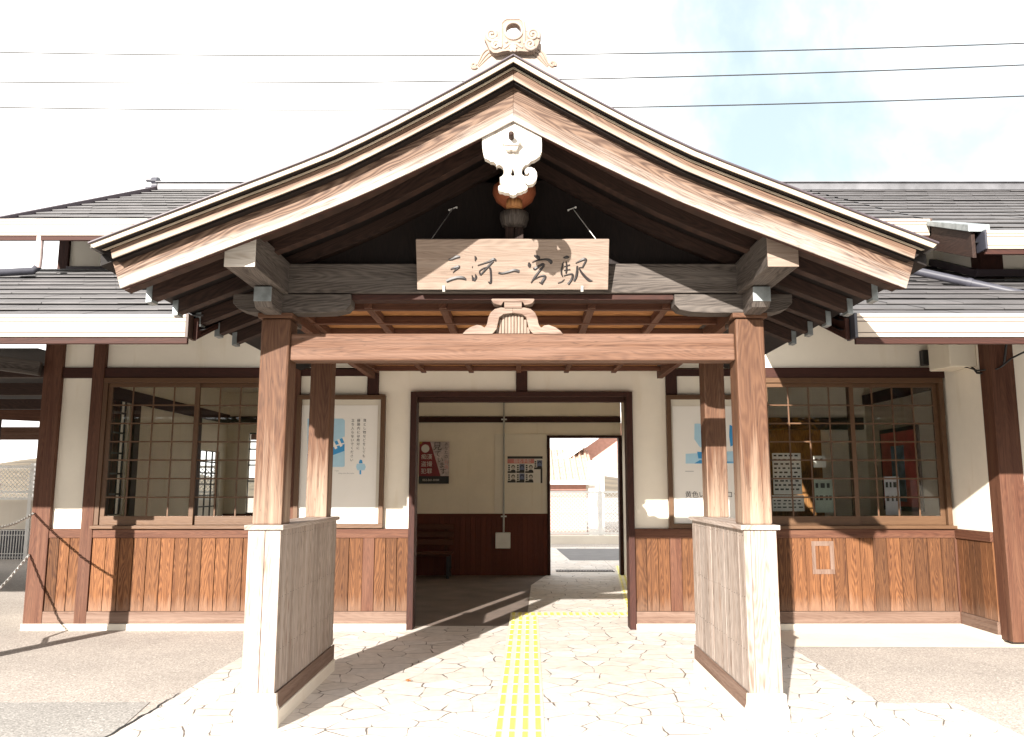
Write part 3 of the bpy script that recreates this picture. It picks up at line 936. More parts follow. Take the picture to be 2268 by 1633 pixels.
# left side wall with two slot windows, seen through the left front window
m = MB()
XL = -5.18
for (y0, y1, z0, z1) in ((9.2, 10.28, 0, 3.15), (10.28, 10.80, 0, 1.15), (10.28, 10.80, 2.72, 3.15), (10.80, 13.15, 0, 3.15), (13.15, 14.2, 0, 1.0), (13.15, 14.2, 2.1, 3.15), (14.2, YB, 0, 3.15)):
    m.box(XL - 0.1, XL, y0, y1, z0, z1, 'y')
part(m, "side_wall", PLASTER_IN, 0)
m = MB()
m.box(XL, XL + 0.05, 9.2, YB - 0.05, 2.60, 2.76, 'y')
part(m, "side_beam", W_DARK)
for yy in (10.2, 10.92, 13.05):
    boxpart("side_post", W_DARK, XL + 0.001, XL + 0.06, yy - 0.07, yy + 0.09, 0.0, 2.599, 'z')
for (y0, y1, z0, z1) in ((10.28, 10.80, 1.15, 2.72), (13.15, 14.2, 1.0, 2.1)):
    m = MB()
    for k in range(5):
        q = y0 + (y1 - y0) * k / 4
        m.box(XL - 0.06, XL - 0.04, q - 0.012, q + 0.012, z0, z1, 'z')
    for k in range(7):
        q = z0 + (z1 - z0) * k / 6
        m.box(XL - 0.062, XL - 0.038, y0, y1, q - 0.011, q + 0.011, 'y')
    part(m, "lattice_window", BLACK, 0)
# office partition on the right and its back wall
m = MB()
m.box(1.76, 1.86, 9.2, YB, 0, 3.15)
part(m, "partition_wall", PLASTER_IN, 0)
boxpart("office_wall", PLASTER_IN, 1.86, 4.62, 11.0, 11.08, 1.9 + 0.36, 3.15, bevel=0)
boxpart("office_cabinet", wood("brown office boards", (0.16, 0.065, 0.02), (0.42, 0.19, 0.06), 7, 0.8), 1.86, 4.0, 11.0 - 0.03, 11.06, 0.0, 2.259, 'z')
boxpart("office_wall", PLASTER_IN, 4.0, 4.62, 11.0, 11.08, 0.0, 2.259, bevel=0)
boxpart("office_wall", PLASTER_IN, 4.62, 4.70, YW + 0.08, 11.08, 0.0, 3.15, bevel=0)
boxpart("side_beam", W_DARK, 4.57, 4.619, YW + 0.1, 10.95, 2.58, 2.72, 'y')
boxpart("side_beam", W_DARK, 1.86, 4.57, 10.93, 10.969, 2.26, 2.42, 'x')
boxpart("office_counter", wood("office counter wood", (0.20, 0.10, 0.05), (0.36, 0.2, 0.1), 7, 0.8), 1.9, 4.6, 9.9, 10.5, 0.9, 1.10)
# ceiling of the rooms
boxpart("ceiling", PLASTER_IN, -5.3, 4.7, YW + 0.15, YB + 0.1, 3.15, 3.22, bevel=0)
boxpart("inner_wall", PLASTER_IN, -5.1, -1.23, YW + 0.13, YW + 0.16, 2.71, 3.149, bevel=0)
boxpart("inner_wall", PLASTER_IN, -1.22, 1.22, YW + 0.17, YW + 0.2, 2.55, 3.149, bevel=0)

# ---- roofs
def tiled(name, x0, x1, y0, z0, slope, length, rows, seg=0.30, parent=None, label=None):
    """rows of flat tiles rising in +Y from the eave line; each row overhangs the one below"""
    m = MB()
    dy = length / rows
    cx_, sl = 1, slope
    # underlay
    m.add([(x0, y0, z0 - 0.02), (x1, y0, z0 - 0.02), (x1, y0 + length, z0 - 0.02 + slope * length), (x0, y0 + length, z0 - 0.02 + slope * length)], [(0, 1, 2, 3)], mi=1)
    m.add([(x0, y0, z0 - 0.09), (x1, y0, z0 - 0.09), (x1, y0 + length, z0 - 0.09 + slope * length), (x0, y0 + length, z0 - 0.09 + slope * length)], [(3, 2, 1, 0)], mi=1)
    for r in range(rows):
        n = max(1, int((x1 - x0) / seg))
        off = (r % 2) * 0.5
        xs = [x0] + [x0 + (k + off) * (x1 - x0) / n for k in range(1 - int(off * 0), n) if x0 + 0.02 < x0 + (k + off) * (x1 - x0) / n < x1 - 0.02] + [x1]
        ya, yb = y0 + r * dy - 0.018, y0 + (r + 1) * dy + 0.02
        ju = R.uniform(-0.003, 0.003)
        for k in range(len(xs) - 1):
            a, b_ = xs[k], xs[k + 1]
            j = R.uniform(-0.0016, 0.0016) + ju
            jy = R.uniform(-0.004, 0.004)
            za = z0 + slope * (ya - y0) + 0.030 + j
            zb = z0 + slope * (yb - y0) + 0.006 + j
            t = 0.011
            p = [(a, ya + jy, za), (b_ - 0.002, ya + jy, za), (b_ - 0.002, yb, zb), (a, yb, zb), (a, ya + jy, za - t), (b_ - 0.002, ya + jy, za - t), (b_ - 0.002, yb, zb - t), (a, yb, zb - t)]
            m.add(p, [(0, 1, 2, 3), (4, 7, 6, 5), (0, 4, 5, 1)], (1, 0, 0))
    return part(m, name, [TILE, TILE_EDGE], 0, parent, label)


def gutter(x0, x1, yf, zt, h, depth, caps=(False, False), fascia=True):
    """box gutter with fine horizontal lines; yf front face, zt top"""
    prof = [(yf, zt), (yf, zt - 0.14 * h), (yf + 0.006, zt - 0.145 * h), (yf + 0.006, zt - 0.165 * h), (yf + 0.003, zt - 0.17 * h), (yf + 0.003, zt - 0.32 * h), (yf + 0.009, zt - 0.325 * h), (yf + 0.009, zt - 0.345 * h), (yf + 0.004, zt - 0.35 * h), (yf + 0.022, zt - 0.80 * h), (yf + 0.03, zt - 0.805 * h), (yf + 0.03, zt - 0.825 * h), (yf + 0.024, zt - 0.83 * h), (yf + 0.03, zt - h),
            (yf + depth, zt - h), (yf + depth, zt), (yf + depth - 0.004, zt), (yf + depth - 0.004, zt - 0.9 * h), (yf + 0.04, zt - 0.9 * h), (yf + 0.012, zt)]
    m = MB()
    m.prism(prof, x0, x1, (1, 0, 0), axis='x')
    o = part(m, "gutter", GUTTER, 0)
    # groove lines as part of the same gutter: thin dark inlays
    q = MB()
    for (dz, dy) in ((0.155, 0.0045), (0.335, 0.0075), (0.815, 0.028)):
        q.box(x0 + 0.002, x1 - 0.002, yf + dy - 0.005, yf + dy + 0.004, zt - (dz + 0.020) * h, zt - (dz - 0.020) * h)
    q.build("groove", GUTTER_LINE, o)
    for c, x in zip(caps, (x0, x1)):
        if c:
            s = -1 if x == x0 else 1
            MB().box(x, x + s * 0.02, yf - 0.004, yf + depth + 0.03, zt - h - 0.01, zt + 0.005).build("end_cap", GUTTER_LINE if s > 0 else PIPE_DK, o)
    if fascia:
        boxpart("fascia_board", W_DARK, x0, x1, yf + depth * 0.35, yf + depth * 0.35 + 0.03, zt - h - 0.05, zt - h - 0.003)
    return o


YE, ZE, SL = 5.90, 2.735, 0.389          # lower eave
LEN = YW + 0.01 - YE
ROOF_X = [(-14.0, -2.33), (2.33, 14.0)]
for i, (a, b_) in enumerate(ROOF_X):
    tiled("lower_roof", a, b_, YE, ZE, SL, LEN, 11)
gutter(-14.0, -2.42, YE - 0.10, 2.742, 0.158, 0.12, (False, True))
gutter(2.42, 14.0, YE - 0.10, 2.748, 0.165, 0.12, (True, False))
# soffit rafters under the lower eave (both sides of the porch)
for (a, b_) in ((-13.8, -2.36), (2.36, 9.0)):
    m = MB()
    m.add([(a, YE + 0.04, ZE - 0.11), (b_, YE + 0.04, ZE - 0.11), (b_, YW, ZE - 0.11 + SL * (YW - YE)), (a, YW, ZE - 0.11 + SL * (YW - YE))], [(3, 2, 1, 0)], (0, 1, 0))
    part(m, "soffit", W_UNDER_SHADE, 0)
# flank boards where the lower roofs meet the porch
for x in (-2.38, 2.38):
    m = MB()
    m.prism([(YE - 0.02, 2.57), (YE - 0.02, 2.73), (YW - 0.1, 2.73 + SL * (YW - YE)), (YW - 0.1, 2.57 + SL * (YW - YE))], x - 0.015, x + 0.015, (0, 1, 0), axis='x')
    part(m, "valley_board", W_DARK, 0.003)

# upper walls
boxpart("upper_wall", PLASTER, -5.15, 4.7, YW + 0.012, YW + 0.08, 3.95, 4.62, bevel=0)
boxpart("upper_post", W_DARK, -5.27, -5.155, YW - 0.02, YW + 0.1, 3.9, 4.55, 'z')
m = MB().box(-5.15, 4.7, YW - 0.05, YW + 0.011, 3.93, 3.985)
part(m, "roof_flashing", VERGE_DK, 0.003)
# wing upper walls
m = MB()
m.prism([(YG, 3.5), (YW + 0.02, 3.85), (YW + 0.02, 4.5), (YG, 4.06)], X_WING, X_WING + 0.08, (0, 1, 0), axis='x')
part(m, "upper_wall", PLASTER, 0)
boxpart("upper_post", W_DARK, X_WING - 0.01, X_WING + 0.22, YG - 0.03, YG + 0.15, 3.45, 4.2, 'z')
boxpart("upper_wall", PLASTER, X_WING + 0.22, 14, YG, YG + 0.08, 3.45, 4.2, bevel=0)
m = MB()
m.bar((X_WING - 0.05, YG - 0.05, 3.66), (X_WING - 0.05, YW - 0.05, 4.03), 0.08, 0.07)
m.box(X_WING - 0.09, 14, YG - 0.09, YG - 0.031, 3.62, 3.695)
part(m, "roof_flashing", VERGE_DK, 0.003)

# upper roof: ridge over the middle of the building; its eave runs lower over the wing
YU, ZU, SU = 8.22, 4.24, 0.470
YR = 11.8
ZR = ZU + SU * (YR - YU)
XV = -5.42
tiled("upper_roof", XV, 4.22, YU, ZU, SU, YR - YU, 12)
YU2 = 7.42
tiled("upper_roof", 4.24, 14, YU2, ZU - 0.47 * (YU - YU2), SU, YR - YU2, 14)
m = MB()
m.add([(XV, YR, ZR - 0.02), (14, YR, ZR - 0.02), (14, 15.5, ZR - 1.9), (XV, 15.5, ZR - 1.9)], [(0, 1, 2, 3)])
part(m, "upper_roof", TILE, 0)
gutter(XV - 2.2, 4.20, YU - 0.10, ZU + 0.0, 0.165, 0.12, (False, True))
gutter(4.30, 14, YU2 - 0.10, 3.86, 0.165, 0.12, (True, False))
# verge board and metal verge cap where the wing roof comes forward
m = MB()
m.prism([(YU2 - 0.02, 3.62), (YU + 0.25, 4.05), (YU + 0.25, 4.32), (YU2 - 0.02, 3.88)], 4.20, 4.235, (0, 1, 0), axis='x')
part(m, "verge_board", W_RAFT, 0.003)
m = MB()
m.prism([(YU2 - 0.06, 3.86), (YU + 0.3, 4.33), (YU + 0.3, 4.37), (YU2 - 0.06, 3.93)], 4.16, 4.36, (0, 1, 0), axis='x')
part(m, "verge_cap", CAPMET, 0.004)
m = MB()
m.bar((XV - 0.03, YU - 0.02, ZU - 0.02), (XV - 0.03, YR, ZR + 0.01), 0.05, 0.12)
part(m, "verge_board", VERGE_DK, 0.003)
# ridge
m = MB()
m.box(XV, 14, YR - 0.12, YR + 0.12, ZR - 0.03, ZR + 0.075)
m.box(XV - 0.02, 14, YR - 0.15, YR + 0.15, ZR + 0.076, ZR + 0.094)
m.tube([(XV - 0.02, YR, ZR + 0.105), (14, YR, ZR + 0.105)], 0.04, 10)
part(m, "ridge_cap", RIDGE, 0.004)
m = MB()
q = [(-0.26, 0), (0.26, 0), (0.22, 0.10), (0.12, 0.14), (0.10, 0.22), (0.16, 0.30), (0.12, 0.40), (0.05, 0.44), (-0.05, 0.44), (-0.12, 0.40), (-0.16, 0.30), (-0.10, 0.22), (-0.12, 0.14), (-0.22, 0.10)]
m.prism([(YR + a * 0.6, ZR - 0.04 + b_ * 0.55) for a, b_ in q], XV - 0.12, XV - 0.03, (0, 0, 1), axis='x')
m.tube([(XV - 0.22, YR, ZR + 0.165), (XV - 0.05, YR, ZR + 0.155)], 0.028, 10)
m.tube([(XV - 0.22, YR, ZR + 0.02), (XV - 0.02, YR, ZR + 0.02)], 0.04, 10)
part(m, "ridge_ornament", PIPE_DK, 0.006)

# downpipes
a = at(88, 524, YU - 0.04); b_ = at(86, 600, YU - 0.02)
m = MB().tube([(a.x, YU - 0.03, 4.09), (a.x + 0.005, YU - 0.03, 3.85), (a.x, YU - 0.03, 3.74)], 0.036, 14)
part(m, "downpipe", PIPE_PK, 0)
def on_roof(x, y, dz=0.07):
    return (x, y, ZE + SL * (y - YE) + dz)
m = MB().tube([(a.x, YU - 0.02, 3.76), (a.x - 0.03, YU - 0.06, 3.70), on_roof(a.x - 2.2, 6.9)], 0.038, 14)
part(m, "downpipe", PIPE_DK, 0)
m = MB()
P0, P1 = at(2012, 596, 7.75), at(2268, 652, 7.2)
d = P1 - P0
m.tube([P0 - d * 0.4, P0, P0 + d * 0.55], 0.040, 14)
m.tube([P0 + d * 0.53, P0 + d * 0.57], 0.047, 14)
m.tube([P0 + d * 0.55, P1 + d * 1.2], 0.040, 14)
part(m, "downpipe", PIPE_DK, 0)

# open passage on the left: canopy joists and beams
m = MB()
m.add([(-14, YW - 0.2, 3.02), (-5.3, YW - 0.2, 3.02), (-5.3, 17, 3.02), (-14, 17, 3.02)], [(3, 2, 1, 0)], (1, 0, 0))
part(m, "canopy_ceiling", W_UNDER_SHADE, 0)
for (y, z0, z1) in ((9.1, 2.72, 2.86), (10.9, 2.72, 2.88), (12.9, 2.72, 2.88)):
    boxpart("canopy_joist", W_RAFT, -14, -5.31, y, y + 0.12, z0, z1)
boxpart("canopy_beam", W_BEAM, -14, -5.31, 16.5, 16.7, 2.45, 2.70)
m = MB().bar((-5.32, 8.98, 2.80), (-7.2, 8.4, 3.02), 0.12, 0.16)
part(m, "canopy_brace", W_OLD, 0.004)
m = MB().bar((-5.35, 14.4, 2.62), (-9.5, 14.0, 2.78), 0.14, 0.22)
part(m, "canopy_brace", W_SILL, 0.004)
boxpart("canopy_post", W_DARK, -9.25, -9.1, 14.2, 14.35, 0, 2.7, 'z')
for y in (10.5, 12.5, 14.4):
    boxpart("side_post", W_SILL, -5.34, -5.22, y, y + 0.14, 0.05, 2.9, 'z')

# ================================================================== ENTRANCE PORCH
PCX = -0.06
porch = thing("entrance_porch", "gabled timber entrance porch with curved bargeboards standing on two boarded pedestals", "porch", (PCX, 5.5, 0))
YF = 4.44
RT = [(0, 117), (90, 168), (180, 216), (285, 271), (385, 319.5), (490, 362), (596, 402), (690, 438), (778, 471.6), (862, 503.5), (942, 534)]


def curve_px(dx):
    dx = abs(dx)
    for (a, ya), (b_, yb) in zip(RT, RT[1:]):
        if dx <= b_:
            return ya + (yb - ya) * (dx - a) / (b_ - a)
    return RT[-1][1] + (dx - 942) * 0.38


def half_pts(side, offs, dxs, Y):
    """points of the roof curve, lowered by offs pixels, as seen at depth Y -> world (x, z)"""
    out = []
    for dx in dxs:
        o = offs(dx) if callable(offs) else offs
        p = at(1137 - side * dx, curve_px(dx) + o, Y)
        out.append((p.x, p.z))
    return out


def dl(end, n=15):
    return [end * i / (n - 1) for i in range(n)]


def verge(name, mat, o_top, o_bot, end_t, end_b, yf, yb, bev=0.003, label=None):
    for side in (1, -1):
        m = MB()
        m.strip(half_pts(side, o_top, dl(end_t), yf), half_pts(side, o_bot, dl(end_b), yf), yf, yb, rnd=0.5)
        o = m.build(name, mat, porch, bev)
        if label:
            o['label'] = label


verge("roof_edge", VERGE_DK, 0, 4.2, 944, 943, YF - 0.03, YF + 0.10)
verge("verge_flashing", COPPER, 4.4, 18.5, 941, 931, YF - 0.015, YF - 0.004)
verge("verge_shade_lining", W_UNDER_SHADE, 4.4, 18.0, 940, 930, YF - 0.0035, YF + 0.134, 0)  # near-black linings paint the shade under each verge layer
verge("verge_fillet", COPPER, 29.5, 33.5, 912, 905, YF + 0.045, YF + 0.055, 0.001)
verge("verge_shade_lining", W_UNDER_SHADE, 29.8, 33.2, 911, 904, YF + 0.0555, YF + 0.130, 0)
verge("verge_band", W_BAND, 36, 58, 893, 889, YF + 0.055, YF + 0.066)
verge("verge_shade_lining", W_UNDER_SHADE, 36.2, 57.6, 892, 888, YF + 0.0665, YF + 0.132, 0)
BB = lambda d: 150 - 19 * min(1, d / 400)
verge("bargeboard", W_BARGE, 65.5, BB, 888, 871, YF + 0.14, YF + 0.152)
verge("bargeboard_shade_lining", W_DARK, 65.8, lambda d: BB(d) - 0.8, 887, 870, YF + 0.1525, YF + 0.20, 0)  # darker wood stands in for shade on the board's underside
verge("verge_shade_backing", W_UNDER_SHADE, 17, 66, 926, 880, YF + 0.085, YF + 0.136, 0)  # dark strip behind the gaps, painted shade

# roof body: curved slab running back to the building
WC = [(side * 0, 0) for side in (1,)]
ROOF_W = {s: half_pts(s, 0, dl(940, 17), YF) for s in (1, -1)}


def zcurve(x):
    s = 1 if x < PCX else -1
    pts_ = ROOF_W[s]
    for (xa, za), (xb, zb) in zip(pts_, pts_[1:]):
        if min(xa, xb) <= x <= max(xa, xb):
            return za + (zb - za) * (x - xa) / (xb - xa)
    (xa, za), (xb, zb) = pts_[-2], pts_[-1]
    return zb + (zb - za) * (x - xb) / (xb - xa)


for s in (1, -1):
    m = MB()
    top = ROOF_W[s]
    m.strip(top, [(x, z - 0.035) for x, z in top], YF + 0.02, 8.95, rnd=0.4)
    m.build("porch_roof", TILE, porch)
    m = MB()
    m.strip([(x, z - 0.04) for x, z in top], [(x, z - 0.105) for x, z in top], YF + 0.14, 8.9)
    m.build("roof_sheathing", W_UNDER_SHADE, porch)
# a few tile ends showing above the roof line
for s in (1, -1):
    for k, dx in enumerate((117, 190, 268, 345)):
        pass

# rafters with metal-capped tails
for s in (1, -1):
    xe = PCX - s * 2.33
    for y in (4.86, 5.15, 5.55, 5.95, 6.33, 6.72):
        xs = [PCX - s * (0.05 + (2.33 - 0.05) * i / 10) for i in range(11)]
        m = MB()
        m.strip([(x, zcurve(x) - 0.106) for x in xs], [(x, zcurve(x) - 0.205) for x in xs], y - 0.042, y + 0.042)
        ro = m.build("rafter", W_RAFT, porch, 0.003)
        if y > 5.1:
            c = MB()
            z = zcurve(xe)
            c.prism([(xe - s * 0.004, z - 0.104 - 0.003), (xe + s * 0.035, z - 0.100), (xe + s * 0.035, z - 0.209), (xe - s * 0.004, z - 0.214)], y - 0.047, y + 0.047, (1, 0, 0))
            c.build("rafter_cap", CAPMET, ro, 0.003)

# gable infill above the tie beam, dark boards
m = MB()
bx = [-1.75 + 3.5 * i / 16 for i in range(17)]
m.prism([(PCX + bx[0], 3.0), (PCX + bx[-1], 3.0)] + [(PCX + x, zcurve(PCX + x) - 0.21) for x in reversed(bx)], 5.56, 5.60, (0, 0, 1))
m.build("gable_infill", W_UNDER_SHADE, porch)

# purlins along the porch, with their pale sawn ends towards the camera
for s in (1, -1):
    xc = PCX - s * 1.620
    m = MB().box(xc - 0.092, xc + 0.092, 4.75, 8.98, 2.806, 3.03, 'y')
    po = m.build("purlin", W_OLD, porch, 0.006)
    e = MB().box(xc - 0.0925, xc + 0.0925, 4.742, 4.7495, 2.8055, 3.03, 'x')
    e.build("purlin_end", W_PALE if s > 0 else W_SIGN, po, 0.002)
    # bracket arm running forward under the purlin, rounded underneath
    m = MB()
    m.prism([(5.20, 2.80), (5.20, 2.70), (5.23, 2.668), (5.28, 2.66), (5.95, 2.66), (5.95, 2.80)], xc - 0.058, xc + 0.058, (0, 1, 0), axis='x')
    m.build("bracket_arm", W_OLD, porch, 0.006)
    m = MB().box(xc - 0.0575, xc + 0.0575, 5.194, 5.1995, 2.70, 2.797, 'x')
    m.build("bracket_cap", CAPMET, porch, 0.002)
    # boat-shaped bracket along the gable
    xi, xo = PCX - s * 1.10, PCX - s * 1.90
    a, b_ = xo, xi
    def bt(t):
        return a + (b_ - a) * t
    m = MB()
    m.prism([(bt(0), 2.806), (bt(0), 2.745), (bt(0.05), 2.705), (bt(0.14), 2.682), (bt(0.3), 2.677), (bt(0.7), 2.677), (bt(0.86), 2.682), (bt(0.96), 2.700), (bt(1), 2.735), (bt(1), 2.806)], 5.445, 5.59, (1, 0, 0))
    m.build("boat_bracket", W_OLD, porch, 0.005)

# tie beam across the gable
m = MB().box(PCX - 1.56, PCX + 1.56, 5.45, 5.63, 2.816, 3.022)
m.build("tie_beam", W_OLD, porch, 0.008)
m = MB().box(PCX - 1.10, PCX + 1.10, 5.48, 5.60, 2.775, 2.814)
m.build("tie_beam_rail", W_DARK, porch, 0.004)

# king post with turned bosses behind the pendant
kz = lambda py: at(1137, py, 5.36).z
m = MB()
kx = at(1139, 450, 5.36).x
m.box(kx - 0.062, kx - 0.002, 5.38, 5.50, 3.023, kz(480), 'z')
m.box(kx + 0.002, kx + 0.062, 5.38, 5.50, 3.023, kz(480), 'z')
ko = m.build("king_post", W_RAFT, porch, 0.003)
m = MB().lathe([(0.055, kz(500)), (0.085, kz(496)), (0.100, kz(480)), (0.098, kz(468)), (0.06, kz(462))], (kx, 5.40, 0))
m.build("turned_boss", W_OLD, ko)
m = MB().lathe([(0.05, kz(464)), (0.085, kz(454)), (0.125, kz(444)), (0.148, kz(428)), (0.145, kz(415)), (0.11, kz(405)), (0.03, kz(398))], (kx, 5.36, 0), 32)
m.build("bell_boss", wood("rust brown turned wood", (0.14, 0.035, 0.014), (0.24, 0.075, 0.032), 6, 0.6), ko)
m = MB().lathe([(0.055, kz(466)), (0.055, kz(450)), (0.02, kz(448))], (kx, 5.30, 0))
m.build("neck", W_CEIL, ko)

# posts on boarded pedestals
for s in (1, -1):
    xc = PCX - s * 1.605
    # front post
    m = MB().box(xc - 0.098, xc + 0.098, 5.45, 5.646, 1.255, 2.64, 'z')
    po = m.build("porch_post", W_POST, porch, 0.014)
    m = MB().box(xc - 0.118, xc + 0.118, 5.43, 5.666, 2.641, 2.676, 'x')
    m.build("post_cap", W_POST, po, 0.006)
    xr = PCX + 0.025 - s * 1.645
    m = MB().box(xr - 0.087, xr + 0.087, 6.80, 6.975, 1.255, 2.80, 'z')
    m.build("porch_post", W_POST, porch, 0.010)
    # pedestal
    x0, x1 = xc - 0.105, xc + 0.105
    y0, y1 = 5.41, 7.04
    m = MB()
    m.box(x0 + 0.012, x1 - 0.012, y0 + 0.012, y1 - 0.012, 0.09, 1.225, 'z')
    # front boards: two on the left pedestal, one wide on the right
    fb = [(x0, xc + 0.002), (xc + 0.006, x1)] if s > 0 else [(x0 + 0.045, x1), (x0, x0 + 0.041)]
    for (a, b_) in fb:
        m.box(a, b_, y0, y0 + 0.0115, 0.214, 1.224, 'z')
    nb = 12
    for side_x in (x0, x1):
        for k in range(nb):
            w = (y1 - y0 - 0.012) / nb
            yy = y0 + 0.012 + k * w
            o = R.uniform(0, 0.002)
            if side_x == x0:
                m.box(x0 + o, x0 + 0.0115, yy + 0.0015, yy + w - 0.0015, 0.214, 1.224, 'z')
            else:
                m.box(x1 - 0.0115, x1 - o, yy + 0.0015, yy + w - 0.0015, 0.214, 1.224, 'z')
    pd = m.build("pedestal", W_GREY, porch, 0.0015)
    # nail heads, two rows per inner side
    m = MB()
    nx = x1 + 0.001 if s > 0 else x0 - 0.001
    for k in range(nb * 2):
        yy = y0 + 0.03 + k * (y1 - y0 - 0.05) / (nb * 2)
        for z in (1.19, 0.80, 0.47):
            m.ball((nx, yy, z + R.uniform(-0.006, 0.006)), 0.0024, seg=6)
    no = m.build("nail_heads", BLACK, pd); no['kind'] = 'stuff'
    m = MB().box(x0 - 0.022, x1 + 0.022, y0 - 0.022, y1 + 0.022, 1.226, 1.257, 'y')
    m.build("pedestal_cap", W_GREY, pd, 0.004)
    for side_x, e in ((x0, -1), (x1, 1)):
        m = MB().box(side_x, side_x + e * 0.012, y0 + 0.006, y1 + 0.005, 0.10, 0.212, 'y')
        m.build("baseboard", W_BASE, pd, 0.003)
    m = MB()
    m.box(x0 - 0.02, x1 + 0.02, y0 + 0.03, y1 + 0.012, 0.0, 0.098)
    m.prism([(x0 - 0.034, 0.0), (x1 + 0.034, 0.0), (x1 + 0.030, 0.12), (x1 + 0.018, 0.150), (x1 + 0.015, 0.212), (x0 - 0.015, 0.212), (x0 - 0.018, 0.150), (x0 - 0.030, 0.12)], y0 - 0.02, y0 + 0.0295, (1, 0, 0))
    m.build("concrete_base", CONC, pd, 0.006)

# lower beam between the front posts
m = MB().box(PCX - 1.506, PCX + 1.506, 5.475, 5.62, 2.354, 2.540)
m.build("lower_beam", W_BEAM, porch, 0.010)

# coffered ceiling
m = MB().box(PCX - 1.62, PCX + 1.62, 5.64, 9.0, 2.812, 2.83, 'x')
cl = m.build("porch_ceiling", W_CEIL, porch)
for k in range(-3, 4):
    x = PCX + 0.03 + k * 0.525
    if abs(x - PCX) < 1.6:
        MB().box(x - 0.027, x + 0.027, 5.64, 9.0, 2.752, 2.811, 'y').build("ceiling_batten", W_SILL, cl, 0.003)
for y in (5.70, 6.20, 6.70, 7.22, 7.75, 8.28, 8.80):
    MB().box(PCX - 1.62, PCX + 1.62, y - 0.027, y + 0.027, 2.748, 2.8085, 'x').build("ceiling_batten", W_SILL, cl, 0.003)
for s in (1, -1):
    MB().box(PCX - s * 1.56, PCX - s * 1.622, 5.66, 9.0, 2.69, 2.807, 'y').build("ceiling_rail", W_SILL, cl, 0.003)

# pendant board under the apex
def zt3(x, y):
    return (1051.2 + 0.16189 * x, 264.3 + 0.16189 * y)
def poly(ptl, Y, conv=zt3):
    out = []
    for (x, y) in ptl:
        p = at(*conv(x, y), Y)
        out.append((p.x, p.z))
    return out
PEND = [(525, 12), (915, 238), (920, 330), (918, 440), (890, 500), (820, 550), (780, 560), (750, 590), (740, 605), (690, 620), (655, 660), (642, 710), (650, 750), (690, 777), (735, 772), (750, 745), (742, 722), (728, 722), (725, 745), (705, 745), (685, 715), (690, 680), (720, 655), (770, 648), (820, 670), (850, 720), (855, 770), (840, 830), (800, 875), (740, 888), (712, 885), (708, 860), (692, 875), (700, 890), (722, 905), (726, 935), (705, 960), (660, 975), (640, 990), (590, 995), (565, 1020), (525, 1035), (485, 1020), (470, 1000), (410, 995), (380, 980), (340, 978), (322, 950), (325, 910), (350, 890), (370, 885), (358, 865), (348, 880), (345, 785), (375, 775), (398, 740), (402, 690), (385, 645), (350, 618), (310, 618), (300, 645), (295, 610), (270, 580), (225, 568), (218, 575), (205, 555), (140, 525), (115, 450), (105, 360), (102, 255)]
SLOT = [(522, 660), (540, 710), (550, 745), (540, 768), (510, 768), (495, 755), (497, 735), (510, 700)]
YP = YF + 0.165
m = MB().prism(poly(PEND, YP), YP, YP + 0.05, (0, 0, 1), [poly(SLOT, YP)])
pend = m.build("gable_pendant", W_PALE, porch, 0.002)
hexo = [(375, 340), (412, 296), (600, 296), (637, 340), (592, 388), (412, 388)]
m = MB()
m.prism(poly(hexo, YP), YP - 0.045, YP - 0.001, (1, 0, 0))
m.prism(poly([(405, 386), (600, 386), (577, 448), (525, 452), (500, 436), (475, 452), (437, 446)], YP), YP - 0.035, YP - 0.0012, (1, 0, 0))
m.prism(poly([(425, 255), (598, 255), (598, 294), (425, 294)], YP), YP - 0.03, YP - 0.0014, (1, 0, 0))
m.build("hexagonal_boss", W_PALE, pend, 0.003)
c = at(*zt3(504, 290), YP)
m = MB().lathe([(0.010, -0.11), (0.016, -0.10), (0.0165, -0.0), (0.012, 0.0)], (c.x, YP, c.z), 12, 'y')
m.build("boss_peg", W_RAFT, pend)

# carved frog-leg strut between the lower beam and the tie beam
def zC(x, y):
    return (751.7 + 0.3381 * x, 528.5 + 0.3381 * y)
FROG_L = [(806, 622), (825, 600), (858, 577), (900, 562), (930, 566), (950, 580), (962, 566), (968, 552), (975, 515), (990, 482), (1018, 458), (1060, 448), (1080, 450)]
FROG = FROG_L + [(2 * 1136 - x, y) for x, y in reversed(FROG_L)]
IN_L = [(1003, 621.5), (1030, 590), (1040, 545), (1048, 512), (1075, 492), (1105, 488), (1136, 484)]
INN = IN_L + [(2 * 1136 - x, y) for x, y in reversed(IN_L[:-1])]
YK = 5.468
m = MB()
half = [(806, 622)] + FROG_L[1:] + [(1136, 449)]
leg = half + [(1136, 484)] + list(reversed(IN_L))[1:]
m.prism(poly(leg, YK, zC), YK, YK + 0.075, (1, 0, 0))
legr = [(2 * 1136 - x, y) for x, y in leg]
m.prism(poly(list(reversed(legr)), YK, zC), YK, YK + 0.075, (1, 0, 0))
frog = m.build("frog_leg_strut", W_CARVE, porch, 0.003)
m = MB()
nr = 11
for k in range(nr):
    xa = 1022 + (1250 - 1022) * k / nr
    xb = 1022 + (1250 - 1022) * (k + 1) / nr
    xm_ = (xa + xb) / 2
    tp = 500 if abs(xm_ - 1136) < 75 else 512 + (abs(xm_ - 1136) - 75) * 2.4
    a, b_ = at(*zC(xa, 620), YK + 0.05), at(*zC(xb, tp), YK + 0.05)
    rr = (b_.x - a.x) / 2
    m.tube([((a.x + b_.x) / 2, YK + 0.05, a.z), ((a.x + b_.x) / 2, YK + 0.05, b_.z)], rr * 1.01, 10)
m.build("reed_panel", W_SIGN, frog)
m = MB()
m.prism(poly([(1080, 451), (1080, 408), (1195, 408), (1195, 451)], YK - 0.01, zC), YK - 0.01, YK + 0.08, (1, 0, 0))
